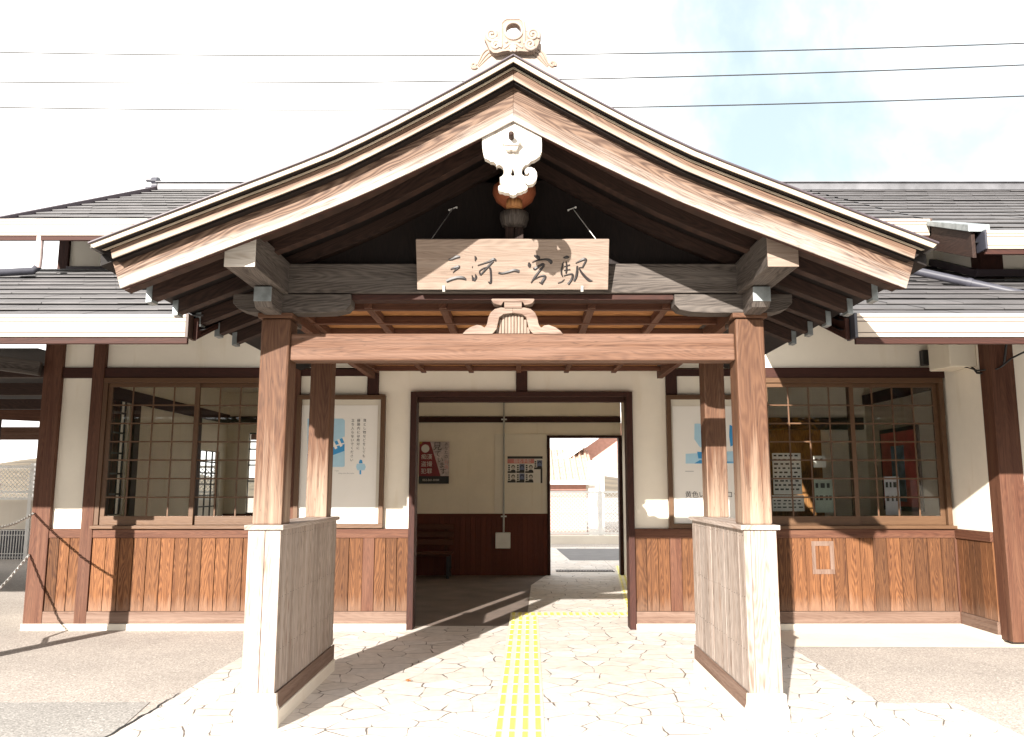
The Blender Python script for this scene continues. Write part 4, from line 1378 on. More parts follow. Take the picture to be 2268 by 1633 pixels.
cap_l = [(1075, 410), (1060, 432), (1035, 428), (1010, 420), (995, 398), (1000, 390)]
cap = cap_l + [(2 * 1137 - x, y) for x, y in reversed(cap_l)]
m.prism(poly(list(reversed(cap)), YK - 0.02, zC), YK - 0.018, YK + 0.085, (1, 0, 0))
m.build("strut_cap", W_CARVE, frog, 0.003)

# ridge-end ornament
def zO(x, y):
    return (1021.8 + 0.10431 * x, 23.5 + 0.10431 * y)
YO = 4.60
FIN = [(150, 1345), (200, 1300), (185, 1230), (190, 1140), (230, 1085), (285, 1068), (342, 1082), (362, 1010), (368, 930), (395, 855), (440, 800), (490, 770), (505, 700), (520, 600), (800, 500), (1400, 500), (1700, 600), (1708, 730), (1770, 775), (1815, 840), (1848, 950), (1872, 1052), (1925, 1040), (1985, 1075), (2015, 1150), (2022, 1260), (2065, 1345), (1500, 1130), (1095, 880), (700, 1130)]
m = MB().prism(poly(list(reversed(FIN)), YO, zO), YO + 0.05, YO + 0.12, (0, 0, 1))
orn = m.build("ridge_end_tile", CLAY2, porch, 0.006)
CL = [(600, 820), (680, 888), (770, 890), (880, 855), (1000, 842), (1095, 870), (1240, 850), (1400, 862), (1520, 850), (1590, 790), (1640, 700), (1655, 640), (1692, 560), (1690, 470), (1650, 420), (1590, 380), (1520, 365), (1440, 388), (1385, 420), (1370, 300), (1360, 225), (1315, 188), (1285, 165), (1240, 132), (1100, 128), (950, 138), (895, 185), (835, 215), (808, 262), (805, 425), (740, 395), (670, 385), (590, 410), (530, 460), (485, 510), (482, 580), (520, 640), (560, 720)]
hole = []
for k in range(20):
    t = 2 * math.pi * k / 20
    r_ = 158 + (10 if k % 4 == 0 else 0)
    hole.append((1108 + r_ * math.cos(t), 425 + r_ * 0.96 * math.sin(t)))
m = MB().prism(poly(list(reversed(CL)), YO, zO), YO, YO + 0.049, (0, 0, 1), [poly(hole, YO, zO)])
m.build("cloud_plate", CLAY, orn, 0.008)
m = MB()
rim = []
for k in range(25):
    t = 2 * math.pi * k / 24
    p = at(*zO(1108 + 185 * math.cos(t), 425 + 178 * math.sin(t)), YO)
    rim.append((p.x, YO - 0.002, p.z))
m.tube(rim, 0.008, 8)
fr_ = [(850, 760), (845, 420), (850, 260), (905, 200), (960, 170), (1230, 165), (1290, 205), (1325, 260), (1335, 420), (1335, 700)]
m.tube([(at(*zO(x, y), YO).x, YO, at(*zO(x, y), YO).z) for x, y in fr_], 0.007, 8)
lip = [(905, 790), (985, 740), (1000, 705), (1060, 715), (1100, 690), (1150, 712), (1195, 705), (1230, 745), (1300, 780)]
m.tube([(at(*zO(x, y), YO).x, YO, at(*zO(x, y), YO).z) for x, y in lip], 0.007, 8)
def spiral(cx_, cy_, r0, turns, s=1, rad_=0.011, Y=YO):
    pl = []
    n = int(26 * turns)
    for k in range(n + 1):
        t = k / n
        a_ = s * 2 * math.pi * turns * t + 0.6
        rr = r0 * (1 - 0.82 * t)
        p = at(*zO(cx_ + rr * math.cos(a_), cy_ + rr * math.sin(a_)), Y)
        pl.append((p.x, Y - 0.001, p.z))
    m.tube(pl, [rad_ * (1 - 0.3 * k / n) for k in range(n + 1)], 8)
spiral(655, 510, 135, 1.8, 1); spiral(735, 725, 110, 1.7, -1); spiral(1520, 510, 135, 1.8, -1); spiral(1465, 715, 115, 1.7, 1)
for (x, y) in ((960, 655), (1228, 650)):
    p = at(*zO(x, y), YO); m.ball((p.x, YO, p.z), 0.011)
for (dx, dy) in ((0, 0), (-45, -25), (45, -25), (-35, 40), (35, 40), (0, -50)):
    p = at(*zO(1098 + dx, 800 + dy), YO); m.ball((p.x, YO - 0.004, p.z), 0.0125, (1, 0.6, 1))
m.build("scroll_relief", CLAY2, orn)
FINS = ([(330, 1150), (400, 1010), (440, 920), (500, 850), (560, 820)], [(350, 1170), (440, 1040), (500, 960), (570, 890), (640, 870)], [(370, 1190), (480, 1070), (560, 990), (640, 930), (700, 905)])
for s in (1, -1):
    m = MB()
    for pl in FINS:
        q = [at(*zO(x if s > 0 else 2195 - x, y), YO + 0.05) for x, y in pl]
        m.tube([(p.x, YO + 0.05, p.z) for p in q], [0.004, 0.007, 0.008, 0.008, 0.006], 8)
    spiral(268 if s > 0 else 1935, 1160 if s > 0 else 1140, 72, 1.4, s, 0.010, YO + 0.05)
    m.build("fin_relief", CLAY, orn)
m = MB()
pl = [(-0.16, 0.0), (0.16, 0.0), (0.13, 0.13), (0.06, 0.19), (-0.06, 0.19), (-0.13, 0.13)]
zr = zcurve(PCX) - 0.02
m.prism([(PCX + a, zr + b_) for a, b_ in pl], YO + 0.121, 8.9, (0, 1, 0))
m.build("porch_ridge", RIDGE, porch, 0.01)

# ================================================================== NAME SIGN
def sign_map():
    b = Vector((at(1135.5, 641, 5.375).x, 5.375, at(1135, 641, 5.375).z))
    t = Vector((b.x, 5.25, at(1135, 529, 5.25).z))
    return b, t
B0, T0 = sign_map()
up = (T0 - B0); SH = up.length; up.normalize()
SWD = (at(1350, 530, 5.25).x - at(921, 530, 5.25).x)
nrm = up.cross(Vector((1, 0, 0)))        # points away from the viewer (+Y side)
MS = Matrix(((1, nrm.x, up.x, B0.x), (0, nrm.y, up.y, B0.y), (0, nrm.z, up.z, B0.z), (0, 0, 0, 1)))   # local (x, depth, height)
sign = thing("station_sign", "tilted wooden name board with five dark carved characters, hung from wires under the gable", "sign", B0)
m = MB().prism([(-SWD / 2, 0), (SWD / 2, 0), (SWD / 2, SH), (-SWD / 2, SH)], 0.0, 0.042, (1, 0, 0), M=MS)
m.build("board", W_SIGN, sign, 0.004)
STROKES = [
    [(402, 290, 20), (440, 285, 26), (490, 262, 34), (532, 257, 26)], [(422, 402, 10), (470, 385, 28), (520, 372, 32), (490, 402, 24), (448, 440, 5)], [(372, 542, 34), (430, 518, 36), (500, 500, 34), (560, 503, 36), (596, 522, 20)],
    [(700, 248, 8), (712, 275, 26), (703, 304, 8)], [(672, 366, 8), (672, 384, 10)], [(665, 468, 8), (684, 530, 34)], [(704, 458, 8), (712, 495, 26), (690, 536, 24)],
    [(732, 356, 8), (800, 335, 18), (870, 310, 24), (915, 288, 34), (942, 304, 18)], [(912, 308, 24), (860, 362, 26), (800, 430, 22), (765, 468, 20)], [(766, 466, 20), (753, 428, 16), (790, 395, 16), (850, 378, 16), (875, 395, 22), (882, 450, 22), (884, 520, 22), (876, 562, 26), (850, 546, 10)],
    [(968, 442, 24), (1010, 450, 24), (1080, 434, 28), (1150, 415, 34), (1206, 428, 32)],
    [(1374, 240, 14), (1415, 262, 38), (1436, 282, 18)], [(1314, 320, 10), (1322, 352, 38), (1326, 380, 18)], [(1352, 322, 8), (1400, 300, 16), (1480, 288, 18), (1530, 290, 26), (1566, 316, 36), (1562, 342, 10)],
    [(1368, 384, 8), (1384, 396, 34), (1430, 365, 22), (1472, 345, 28), (1484, 362, 20), (1430, 432, 26), (1380, 502, 26), (1342, 560, 12)], [(1372, 522, 8), (1430, 490, 14), (1482, 478, 24), (1502, 495, 30), (1472, 545, 34), (1462, 575, 26)], [(1432, 554, 8), (1475, 572, 18)],
    [(1708, 268, 12), (1745, 262, 32), (1774, 260, 14)], [(1706, 318, 14), (1690, 400, 18), (1688, 450, 18), (1702, 488, 10)], [(1742, 312, 14), (1746, 400, 22), (1740, 448, 18)], [(1718, 368, 8), (1784, 350, 16)], [(1712, 414, 8), (1788, 404, 16)], [(1712, 478, 10), (1790, 457, 20), (1816, 470, 24), (1806, 520, 26), (1766, 576, 28)], [(1646, 562, 8), (1690, 548, 16), (1724, 516, 6)],
    [(1846, 330, 8), (1890, 310, 20), (1940, 285, 32), (1966, 296, 22), (1942, 350, 22), (1926, 384, 18)], [(1885, 382, 10), (1932, 378, 16)], [(1866, 362, 20), (1866, 430, 28), (1856, 490, 28), (1834, 540, 24)], [(1888, 392, 14), (1925, 450, 24), (1970, 500, 28), (2010, 532, 30), (2042, 536, 12)],
]
def signxy(x, y):
    return ((x - 1130) / 2190.0 * SWD, (640 - y) / 585.0 * SH)
CHARS = [(0, 3), (3, 10), (10, 11), (11, 17), (17, 28)]
SC = SWD / 2190.0
for (c0, c1) in CHARS:
    m = MB()
    for st in STROKES[c0:c1]:
        # resample smoothly
        pp = []
        n = len(st)
        for i in range(n - 1):
            p0, p1, p2, p3 = st[max(i - 1, 0)], st[i], st[i + 1], st[min(i + 2, n - 1)]
            for k in range(4):
                t = k / 4
                pp.append([0.5 * ((2 * p1[j]) + (-p0[j] + p2[j]) * t + (2 * p0[j] - 5 * p1[j] + 4 * p2[j] - p3[j]) * t * t + (-p0[j] + 3 * p1[j] - 3 * p2[j] + p3[j]) * t ** 3) for j in range(3)])
        pp.append(list(st[-1]))
        q = [(*signxy(x, y), max(w * 1.15, 5) * SC / 2) for x, y, w in pp]
        V = []
        for i in range(len(q)):
            a_, b2 = q[max(i - 1, 0)], q[min(i + 1, len(q) - 1)]
            dx, dz = b2[0] - a_[0], b2[1] - a_[1]
            L = math.hypot(dx, dz) or 1
            nx, nz = -dz / L, dx / L
            ext = 0
            x, z, w = q[i]
            V += [MS @ Vector((x + nx * w, -0.0015, z + nz * w)), MS @ Vector((x, -0.0075, z)), MS @ Vector((x - nx * w, -0.0015, z - nz * w)), MS @ Vector((x, 0.002, z))]
        F = []
        for i in range(len(q) - 1):
            for k in range(4):
                F.append((4 * i + k, 4 * i + (k + 1) % 4, 4 * i + 4 + (k + 1) % 4, 4 * i + 4 + k))
        F += [(3, 2, 1, 0), (4 * len(q) - 4, 4 * len(q) - 3, 4 * len(q) - 2, 4 * len(q) - 1)]
        m.add(V, F)
    m.build("carved_character", INK, sign)
for x in (340, 1925):
    lx = (x - 1130) / 2190.0 * SWD
    m = MB().prism([(lx - 0.009, -0.012), (lx + 0.009, -0.012), (lx + 0.009, 0.028), (lx - 0.009, 0.028)], -0.012, -0.001, (0, 0, 1), M=MS)
    m.prism([(lx - 0.009, -0.012), (lx + 0.009, -0.012), (lx + 0.009, -0.001), (lx - 0.009, -0.001)], -0.0008, 0.13, (0, 0, 1), M=MS)
    m.build("clip", STEEL, sign, 0.001)
for s, (hx, hy), (wx, wy) in ((1, (1004, 460), (955, 526)), (-1, (1268, 460), (1320, 526))):
    h = at(hx, hy, 5.55)
    w_ = MS @ Vector(((at(wx, wy, 5.25).x - B0.x), 0.02, SH))
    MB().tube([h, w_], 0.0028, 6).build("hanging_wire", STEEL if s > 0 else WHITE_M, sign)
    m = MB()
    for dx, dy in ((-9, 4), (7, -2)):
        p = at(hx + dx, hy + dy, 5.545); m.ball((p.x, 5.55, p.z), 0.008)
    a, b_ = at(hx - 9, hy + 4, 5.55), at(hx + 7, hy - 2, 5.55)
    m.tube([a, b_], 0.004, 6)
    m.build("wall_hook", WHITE_M, sign)

# ================================================================== NOTICES BESIDE THE DOOR
def notice(name, label, x0, x1, z0, z1, px0, px1, pz0, pz1):
    t = thing(name, label, "notice board", ((x0 + x1) / 2, YT, z0))
    y = YT - 0.016
    m = MB()
    f = 0.048
    m.box(x0, x1, y - 0.02, YW - 0.002, z0, z0 + f)
    m.box(x0, x1, y - 0.02, YW - 0.002, z1 - f, z1)
    m.box(x0, x0 + f, y - 0.019, YW - 0.002, z0 + f, z1 - f, 'z')
    m.box(x1 - f, x1, y - 0.019, YW - 0.002, z0 + f, z1 - f, 'z')
    m.build("frame", W_SASH, t, 0.003)
    MB().box(x0 + f, x1 - f, YW - 0.03, YW - 0.004, z0 + f, z1 - f).build("backing", BACKING, t)
    pp = MB().box(px0, px1, YW - 0.034, YW - 0.031, pz0, pz1).build("poster", PAPER, t)
    return t, pp


nl, pl_ = notice("notice_board", "framed white notice left of the door with three columns of black characters and blue track", -2.47, -1.50, 1.062, 2.507, -2.425, -1.585, 1.115, 2.395)
YPp = YW - 0.0352
def pap(px, py):
    p = at(px, py, YPp)
    return p.x, p.z
def nz(x, y):      # zoom pixels of the left notice -> photograph pixels
    return ((1080 + 0.3185 * x) / 1.7028, (1480 + 0.3185 * y) / 1.7028)
for body, cx_, y0 in (("落とし物などをしても", 929, 322), ("線路内には絶対に", 858, 322), ("立ち入らないでください", 788, 322)):
    x, z = pap(*nz(cx_, y0))
    z1_ = pap(*nz(cx_, y0 + 46.5))[1]
    text(body, 0.036, (x, YPp, z), P_INK, pl_, vertical=True, gap=(z - z1_) / 0.036)
x, z = pap(*nz(620, 935)); text("if you", 0.020, (x, YPp, z), P_GREY, pl_, align='RIGHT')
x, z = pap(*nz(805, 965)); text("thing onto the tracks.", 0.020, (x, YPp, z), P_GREY, pl_, align='RIGHT')
def quadp(zl, mat, name, dy=0.0, parent=None, conv=None):
    m = MB()
    pts_ = [pap(*(conv or nz)(x, y)) for x, y in zl]
    m.prism(list(reversed(pts_)), YPp + dy, YPp + dy + 0.0008, (1, 0, 0))
    return m.build(name, mat, parent or pl_)
quadp([(250, 318), (670, 318), (692, 340), (690, 880), (670, 890), (250, 890)], P_SKY, "picture", 0.0)
quadp([(250, 740), (690, 535), (688, 700), (250, 960 - 100)], P_BLUE, "picture", -0.0009)
for k in range(7):
    x = 300 + k * 60
    y = 722 - (x - 300) * 0.46
    quadp([(x, y - 15), (x + 26, y - 27), (x + 66, y + 55), (x + 38, y + 70)], PAPER, "picture", -0.0018)
quadp([(252, 720), (688, 602), (688, 618), (252, 740)], PAPER, "picture", -0.0026)
quadp([(865, 812), (880, 802), (898, 812), (898, 826), (865, 826)], P_BLUE, "picture", 0.0)
quadp([(862, 826), (900, 826), (904, 848), (858, 848)], P_BLUE, "picture", -0.0004)
quadp([(835, 852), (925, 852), (940, 890), (925, 930), (840, 930), (826, 890)], P_SKY, "picture", -0.0006)
quadp([(866, 930), (886, 930), (886, 978), (866, 978)], P_BLUE, "picture", 0.0)

nr_, pr_ = notice("notice_board", "framed white notice right of the door with one line of large black characters", 1.597, 2.495, 1.062, 2.507, 1.665, 2.43, 1.115, 2.385)
def nzr(x, y):
    return ((2500 + 0.3184 * x) / 1.7028, (1480 + 0.3184 * y) / 1.7028)
x, z = pap(*nzr(262, 1222)); text("黄色い点字ブロックの", 0.0745, (x, YPp, z), P_INK, pr_, align='LEFT')
qr = lambda zl, mat, dy: quadp(zl, mat, "picture", dy, pr_, nzr)
qr([(270, 735), (900, 700), (900, 850), (270, 850)], P_SKY, 0.0)
qr([(375, 378), (450, 378), (452, 400), (530, 415), (520, 640), (440, 660), (372, 560)], P_SKY, -0.0009)
qr([(790, 390), (850, 420), (890, 500), (890, 610), (800, 650), (785, 520)], P_BLUE, -0.0009)
qr([(405, 710), (490, 715), (490, 790), (420, 790)], P_BLUE, -0.0018)
qr([(370, 850), (440, 808), (560, 820), (845, 830), (845, 838), (560, 852)], P_BLUE, -0.0027)
qr([(265, 938), (365, 938), (365, 945), (265, 945)], P_GREY, 0.0)

# ================================================================== THINGS IN THE HALL
def hall_poster(name, label, x0, x1, z0, z1, mat):
    t = thing(name, label, "poster", ((x0 + x1) / 2, YB, z0))
    MB().box(x0, x1, YB - 0.0345, YB - 0.0315, z0, z1).build("sheet", mat, t)
    return t
YHP = YB - 0.0352
cp = hall_poster("warning_poster", "red and white warning poster with a phone number on the hall back wall", -1.79, -1.265, 1.56, 2.29, P_RED)
W_, H_ = 0.525, 0.73
def cpq(pl, mat, dy=0.0):
    MB().prism([(-1.79 + u * W_, 2.29 - v * H_) for u, v in reversed(pl)], YHP + dy, YHP + dy + 0.0006, (1, 0, 0)).build("colour_field", mat, cp)
cpq([(0.36, 0.0), (1, 0), (1, 0.82), (0.72, 0.82)], P_PALE)
cpq([(0, 0.82), (1, 0.82), (1, 1), (0, 1)], P_INK)
cpq([(0, 0), (0.12, 0.0), (0.03, 0.07)], P_YEL, -0.0008)
cpq([(0.20 + 0.135 * math.cos(t * math.pi / 8), 0.165 + 0.098 * math.sin(t * math.pi / 8)) for t in range(16)], PAPER, -0.0008)
for i, b in enumerate(("痴漢", "盗撮", "犯罪")):
    text(b, 0.10, (-1.79 + 0.25 * W_, YHP - 0.001, 2.29 - (0.37 + i * 0.17) * H_), PAPER, cp)
text("052-561-0184", 0.052, (-1.79 + 0.40 * W_, YHP - 0.001, 2.29 - 0.915 * H_), PAPER, cp)
for i, (b, u, v, sz) in enumerate((("見", 0.60, 0.12, 0.16), ("て", 0.62, 0.30, 0.12), ("い", 0.70, 0.44, 0.11), ("ま", 0.76, 0.57, 0.12), ("す", 0.80, 0.72, 0.12))):
    text(b, sz, (-1.79 + u * W_, YHP - 0.0012, 2.29 - v * H_), P_INK, cp)
for i, b in enumerate("あなたの"):
    text(b, 0.07, (-1.79 + 0.90 * W_, YHP - 0.0012, 2.29 - (0.06 + i * 0.10) * H_), P_INK, cp)
for i, b in enumerate("行為"):
    text(b, 0.07, (-1.79 + 0.91 * W_, YHP - 0.0012, 2.29 - (0.50 + i * 0.11) * H_), P_PINK, cp)

x0, x1, z0, z1 = -0.245, 0.37, 1.575, 2.035
wp = hall_poster("wanted_poster", "wide torn poster with pink heading over rows of small portraits beside the pipe", x0, x1, z0, z1, PAPER)
def wpq(u0, u1, v0, v1, mat, dy=0.0, name="colour_field"):
    return MB().box(x0 + u0 * (x1 - x0), x0 + u1 * (x1 - x0), YHP + dy, YHP + dy + 0.0006, z1 - v1 * (z1 - z0), z1 - v0 * (z1 - z0)).build(name, mat, wp)
wpq(0, 1, 0, 0.09, P_INK); wpq(0.0, 0.76, 0.10, 0.27, P_PINK)
text("指名手配", 0.075, (x0 + 0.42 * (x1 - x0), YHP - 0.001, z1 - 0.185 * (z1 - z0)), PAPER, wp)
P_SLATE = flat("poster slate blue", (0.14, 0.17, 0.30), 0.6)
for r_ in range(2):
    for c_ in range(4):
        u0 = 0.0 + c_ * 0.25; v0 = 0.29 + r_ * 0.36
        if c_ == 3:
            v0 -= 0.14
        bgm = P_SLATE if (c_ == 1 or (c_ == 3 and r_ == 0)) else PAPER
        if c_ == 3 and r_ == 1:
            wpq(u0 + 0.19, u0 + 0.24, v0 - 0.05, v0 + 0.5, P_INK, -0.0002); continue
        wpq(u0 + 0.005, u0 + 0.235, v0 + 0.27, v0 + 0.34, P_INK, -0.0004)
        wpq(u0 + 0.09, u0 + 0.235, v0, v0 + 0.27, bgm, -0.0004)
        for k in range(3):
            wpq(u0 + 0.02, u0 + 0.07, v0 + 0.03 + k * 0.08, v0 + 0.085 + k * 0.08, P_INK, -0.0004)
        cx_, cz_ = x0 + (u0 + 0.163) * (x1 - x0), z1 - (v0 + 0.14) * (z1 - z0)
        m = MB().prism([(cx_ + 0.034 * math.cos(t), cz_ + 0.010 + 0.038 * math.sin(t)) for t in [math.pi * k / 8 for k in range(16)]], YHP - 0.0014, YHP - 0.0009, (1, 0, 0)); m.build("portrait_hair", P_INK, wp)
        m = MB().prism([(cx_ + 0.026 * math.cos(t), cz_ - 0.004 + 0.034 * math.sin(t)) for t in [math.pi * k / 8 for k in range(16)]], YHP - 0.0022, YHP - 0.0016, (1, 0, 0)); m.build("portrait_face", P_SKIN if bgm is PAPER else P_SLATE, wp)
        m = MB().prism([(cx_ - 0.042, cz_ - 0.062), (cx_ + 0.042, cz_ - 0.062), (cx_ + 0.030, cz_ - 0.036), (cx_ - 0.030, cz_ - 0.036)], YHP - 0.0028, YHP - 0.0023, (1, 0, 0)); m.build("portrait_shoulders", P_INK, wp)

xb = -0.307
sw = thing("switch_box", "white square electrical box on the dark hall wainscot under a thin vertical pipe", "switch box", (xb, YB - 0.05, 0.46))
MB().box(-0.447, -0.19, YB - 0.10, YB - 0.0125, 0.46, 0.727, 'z').build("box_body", WHITE_M, sw, 0.008)
m = MB()
for (x, z) in ((-0.43, 0.478), (-0.207, 0.478), (-0.43, 0.709), (-0.207, 0.709)):
    m.ball((x, YB - 0.101, z), 0.006, seg=8)
sc = m.build("cover_screws", STEEL, sw); sc['kind'] = 'stuff'
MB().tube([(xb, YB - 0.06, 0.72), (xb, YB - 0.06, 3.0)], 0.0165, 10).build("conduit_pipe", STEEL, sw)
for z in (1.0, 2.68):
    MB().box(xb - 0.05, xb + 0.05, YB - 0.066, YB - 0.041, z - 0.012, z + 0.012).build("pipe_clip", WHITE_M, sw, 0.003)
MB().box(xb - 0.15, xb + 0.15, YB - 0.16, YB - 0.001, 2.99, 3.05).build("junction_cover", STEEL, sw, 0.006)

bench = thing("bench", "dark wooden slatted bench standing against the left of the hall back wall", "bench", (-2.0, 14.0, 0))
m = MB()
for k in range(3):
    m.box(-2.9, -1.16, 14.32 + 0.012 * k, 14.345 + 0.012 * k, 0.52 + k * 0.13, 0.615 + k * 0.13)
for x in (-2.75, -1.30):
    m.box(x - 0.02, x + 0.02, 14.346, 14.40, 0.40, 0.88, 'z')
m.build("backrest", W_BENCH, bench, 0.006)
m = MB()
for k in range(4):
    m.box(-2.9, -1.16, 13.84 + k * 0.115, 13.94 + k * 0.115, 0.395, 0.425)
m.box(-2.85, -1.20, 13.88, 14.28, 0.365, 0.394)
m.build("seat", W_BENCH, bench, 0.006)
for x in (-2.82, -1.22):
    m = MB()
    m.box(x - 0.025, x + 0.025, 13.87, 13.92, 0.0, 0.364, 'z'); m.box(x - 0.025, x + 0.025, 14.25, 14.30, 0.0, 0.364, 'z'); m.box(x - 0.022, x + 0.022, 13.92, 14.25, 0.10, 0.15, 'y')
    m.build("bench_leg", BLACK, bench, 0.004)

# papers and posters seen through the right window
def sheet_thing(name, label, x0, x1, z0, z1, y, mat, lines=0, wall='y'):
    t = thing(name, label, "notice", ((x0 + x1) / 2, y, z0))
    MB().box(x0, x1, y, y + 0.004, z0, z1).build("sheet", mat, t)
    m = MB()
    for k in range(lines):
        z = z1 - (k + 0.8) * (z1 - z0) / (lines + 0.8)
        q = x0 + 0.015
        while q < x1 - 0.04:
            w = R.uniform(0.02, 0.05)
            m.box(q, min(q + w, x1 - 0.012), y - 0.0012, y - 0.0002, z, z + (z1 - z0) / (lines + 1) * 0.42); q += w + R.uniform(0.012, 0.03)
    if lines:
        o = m.build("print_rows", P_INK, t); o['kind'] = 'stuff'
    return t


def at_y(px, y):
    return at(px, 1050, y).x


GY = YW + 0.22
sheet_thing("timetable_sheet", "white timetable sheet of small print behind the left pane of the right window", at_y(1712, GY), at_y(1775, GY), 1.42, 1.88, GY, PAPER, 9)
sheet_thing("timetable_sheet", "second white sheet of small print just below the timetable behind the right window", at_y(1708, GY), at_y(1778, GY), 1.235, 1.41, GY, PAPER, 4)
sheet_thing("paper_notice", "small square white notice with a green mark in the right window's left sash", at_y(1803, GY), at_y(1830, GY), 1.72, 1.85, GY, PAPER, 1)
sheet_thing("paper_notice", "grey green paper notice under the small square one behind the right window", at_y(1802, GY), at_y(1843, GY), 1.22, 1.60, GY, flat("pale green paper", (0.40, 0.45, 0.38), 0.7), 2)
rp = thing("red_poster", "red and blue travel poster in dark frame on the office side wall", "poster", (4.6, 10.2, 1.3))
MB().box(4.585, 4.618, 9.52, 10.52, 1.22, 2.22, 'y').build("frame", W_DARK, rp, 0.003)
MB().box(4.579, 4.584, 9.57, 10.47, 1.27, 2.17, 'y').build("sheet", flat("faded red poster", (0.62, 0.11, 0.09), 0.6, noise=0.3, nscale=4), rp)
MB().box(4.575, 4.5785, 9.86, 10.20, 1.33, 2.0, 'y').build("picture", flat("blue poster figure", (0.16, 0.24, 0.34), 0.6, noise=0.5, nscale=9), rp)
sheet_thing("paper_notice", "tall pale sheet standing in the lower right of the right window", at_y(1957, GY + 0.1), at_y(1990, GY + 0.1), 1.19, 1.62, GY + 0.1, flat("pale lilac paper", (0.6, 0.58, 0.62), 0.7), 2)
fl = thing("potted_plant", "small dark green potted plant on the counter behind the right window", "plant", (2.75, 9.95, 1.10))
m = MB().lathe([(0.06, 0), (0.075, 0.10), (0.08, 0.11)], (2.75, 9.95, 1.10)); m.build("pot", CLAY, fl)
m = MB()
for k in range(60):
    a_ = R.uniform(0, 6.28); e = R.uniform(0.1, 1.3); L = R.uniform(0.06, 0.17)
    c = Vector((2.75, 9.95, 1.21)); dv = Vector((math.cos(a_) * math.cos(e), math.sin(a_) * math.cos(e), math.sin(e)))
    sd = dv.cross(Vector((0, 0, 1))).normalized() * 0.018
    m.add([c + dv * L * 0.4, c + dv * L * 0.7 + sd, c + dv * L, c + dv * L * 0.7 - sd], [(0, 1, 2, 3)])
o = m.build("foliage", flat("dark green leaf", (0.03, 0.07, 0.025), 0.6), fl, recalc=False)

# ================================================================== SMALL THINGS OUTSIDE
ctrl = thing("cable_box", "cream cable box with black leads under the right eave beside the dark wing post", "box", (4.55, 8.5, 2.75))
MB().box(4.42, 4.697, 8.36, 8.80, 2.74, 3.06, 'z').build("box_body", plaster_mat("cream box paint", (0.66, 0.60, 0.49), 0.2), ctrl, 0.012)
m = MB()
m.tube([(4.66, 8.40, 2.745), (4.68, 8.34, 2.66), (4.74, 8.22, 2.64), (4.82, 8.10, 2.72), (4.86, 8.08, 2.98)], 0.011, 8)
m.tube([(4.60, 8.42, 2.745), (4.66, 8.30, 2.68), (4.76, 8.12, 2.67), (4.88, 8.07, 2.78), (5.3, 8.07, 2.98)], 0.009, 8)
m.build("lead", BLACK, ctrl)
m = MB().box(4.45, 4.53, 8.975, 9.056, 2.85, 3.02, 'z')
wl = tag(shape(m, "wall_socket", BLACK, (4.49, 9.05, 2.85), 0.006), "small black fitting on the plaster just left of the cream cable box", "fitting")

# post off to the left with its board, and the two chains tied to it
sp = thing("sign_post", "brown timber post carrying a small board, beside the left corner of the station forecourt", "post", (-4.86, 7.35, 0))
MB().box(-4.95, -4.79, 7.27, 7.43, 0, 2.05, 'z').build("post", W_POST, sp, 0.01)
MB().box(-5.05, -4.62, 7.22, 7.268, 1.86, 1.98, 'x').build("board", W_POST, sp, 0.006)


def chain(name, label, pts_, r):
    pts_ = [Vector(p) for p in pts_]
    # dense polyline
    dense = []
    for a, b in zip(pts_, pts_[1:]):
        L = (b - a).length
        n = max(2, int(L / 0.034))
        for k in range(n):
            dense.append(a.lerp(b, k / n))
    m = MB()
    for i in range(len(dense) - 1):
        a, b = dense[i], dense[i + 1]
        d = (b - a).normalized()
        up_ = Vector((0, 0, 1)) if i % 2 else d.cross(Vector((0, 0, 1))).normalized()
        sd = d.cross(up_).normalized()
        c = (a + b) / 2
        ring = []
        for k in range(9):
            t = 2 * math.pi * k / 8
            ring.append(c + d * 0.026 * math.cos(t) + sd * 0.012 * math.sin(t))
        m.tube(ring, r, 5, caps=False)
    return tag(shape(m, name, STEEL, pts_[0]), label, "chain", "chains tied to the left corner post")


def sag(a, b, s, n=8):
    a, b = Vector(a), Vector(b)
    return [a.lerp(b, k / n) - Vector((0, 0, s * 4 * (k / n) * (1 - k / n))) for k in range(n + 1)]


chain("chain", "upper steel chain running from the left corner post almost level to the left", sag((-5.27, 8.99, 1.22), (-4.87, 7.44, 1.14), 0.06), 0.006)
chain("chain", "lower steel chain hanging steeply from the left corner post down to the left", [(-5.28, 8.99, 0.78), (-5.24, 8.62, 0.58), (-5.19, 8.22, 0.41), (-5.05, 7.8, 0.30), (-4.93, 7.43, 0.33)], 0.006)

# power lines behind the station
PLN = [((0, 115), (1134, 121), (2268, 95)), ((0, 181), (1134, 177), (2268, 143)), ((0, 237), (1134, 240.5), (2268, 212))]
LBL = ["topmost of the three black power lines crossing the sky", "middle of the three black power lines crossing the sky", "lowest of the three black power lines crossing the sky"]
for (pp, lb) in zip(PLN, LBL):
    q = [at(x, y, 24) for x, y in pp]
    # parabola through the three points, prolonged both ways
    def par(t):
        l0 = (t - 0.5) * (t - 1) / 0.5; l1 = t * (t - 1) / -0.25; l2 = t * (t - 0.5) / 0.5
        return q[0] * l0 + q[1] * l1 + q[2] * l2
    m = MB().tube([par(-0.4 + 1.8 * k / 40) for k in range(41)], 0.019, 6)
    tag(shape(m, "power_line", BLACK, par(0.5)), lb, "power line", "power lines over the roof")

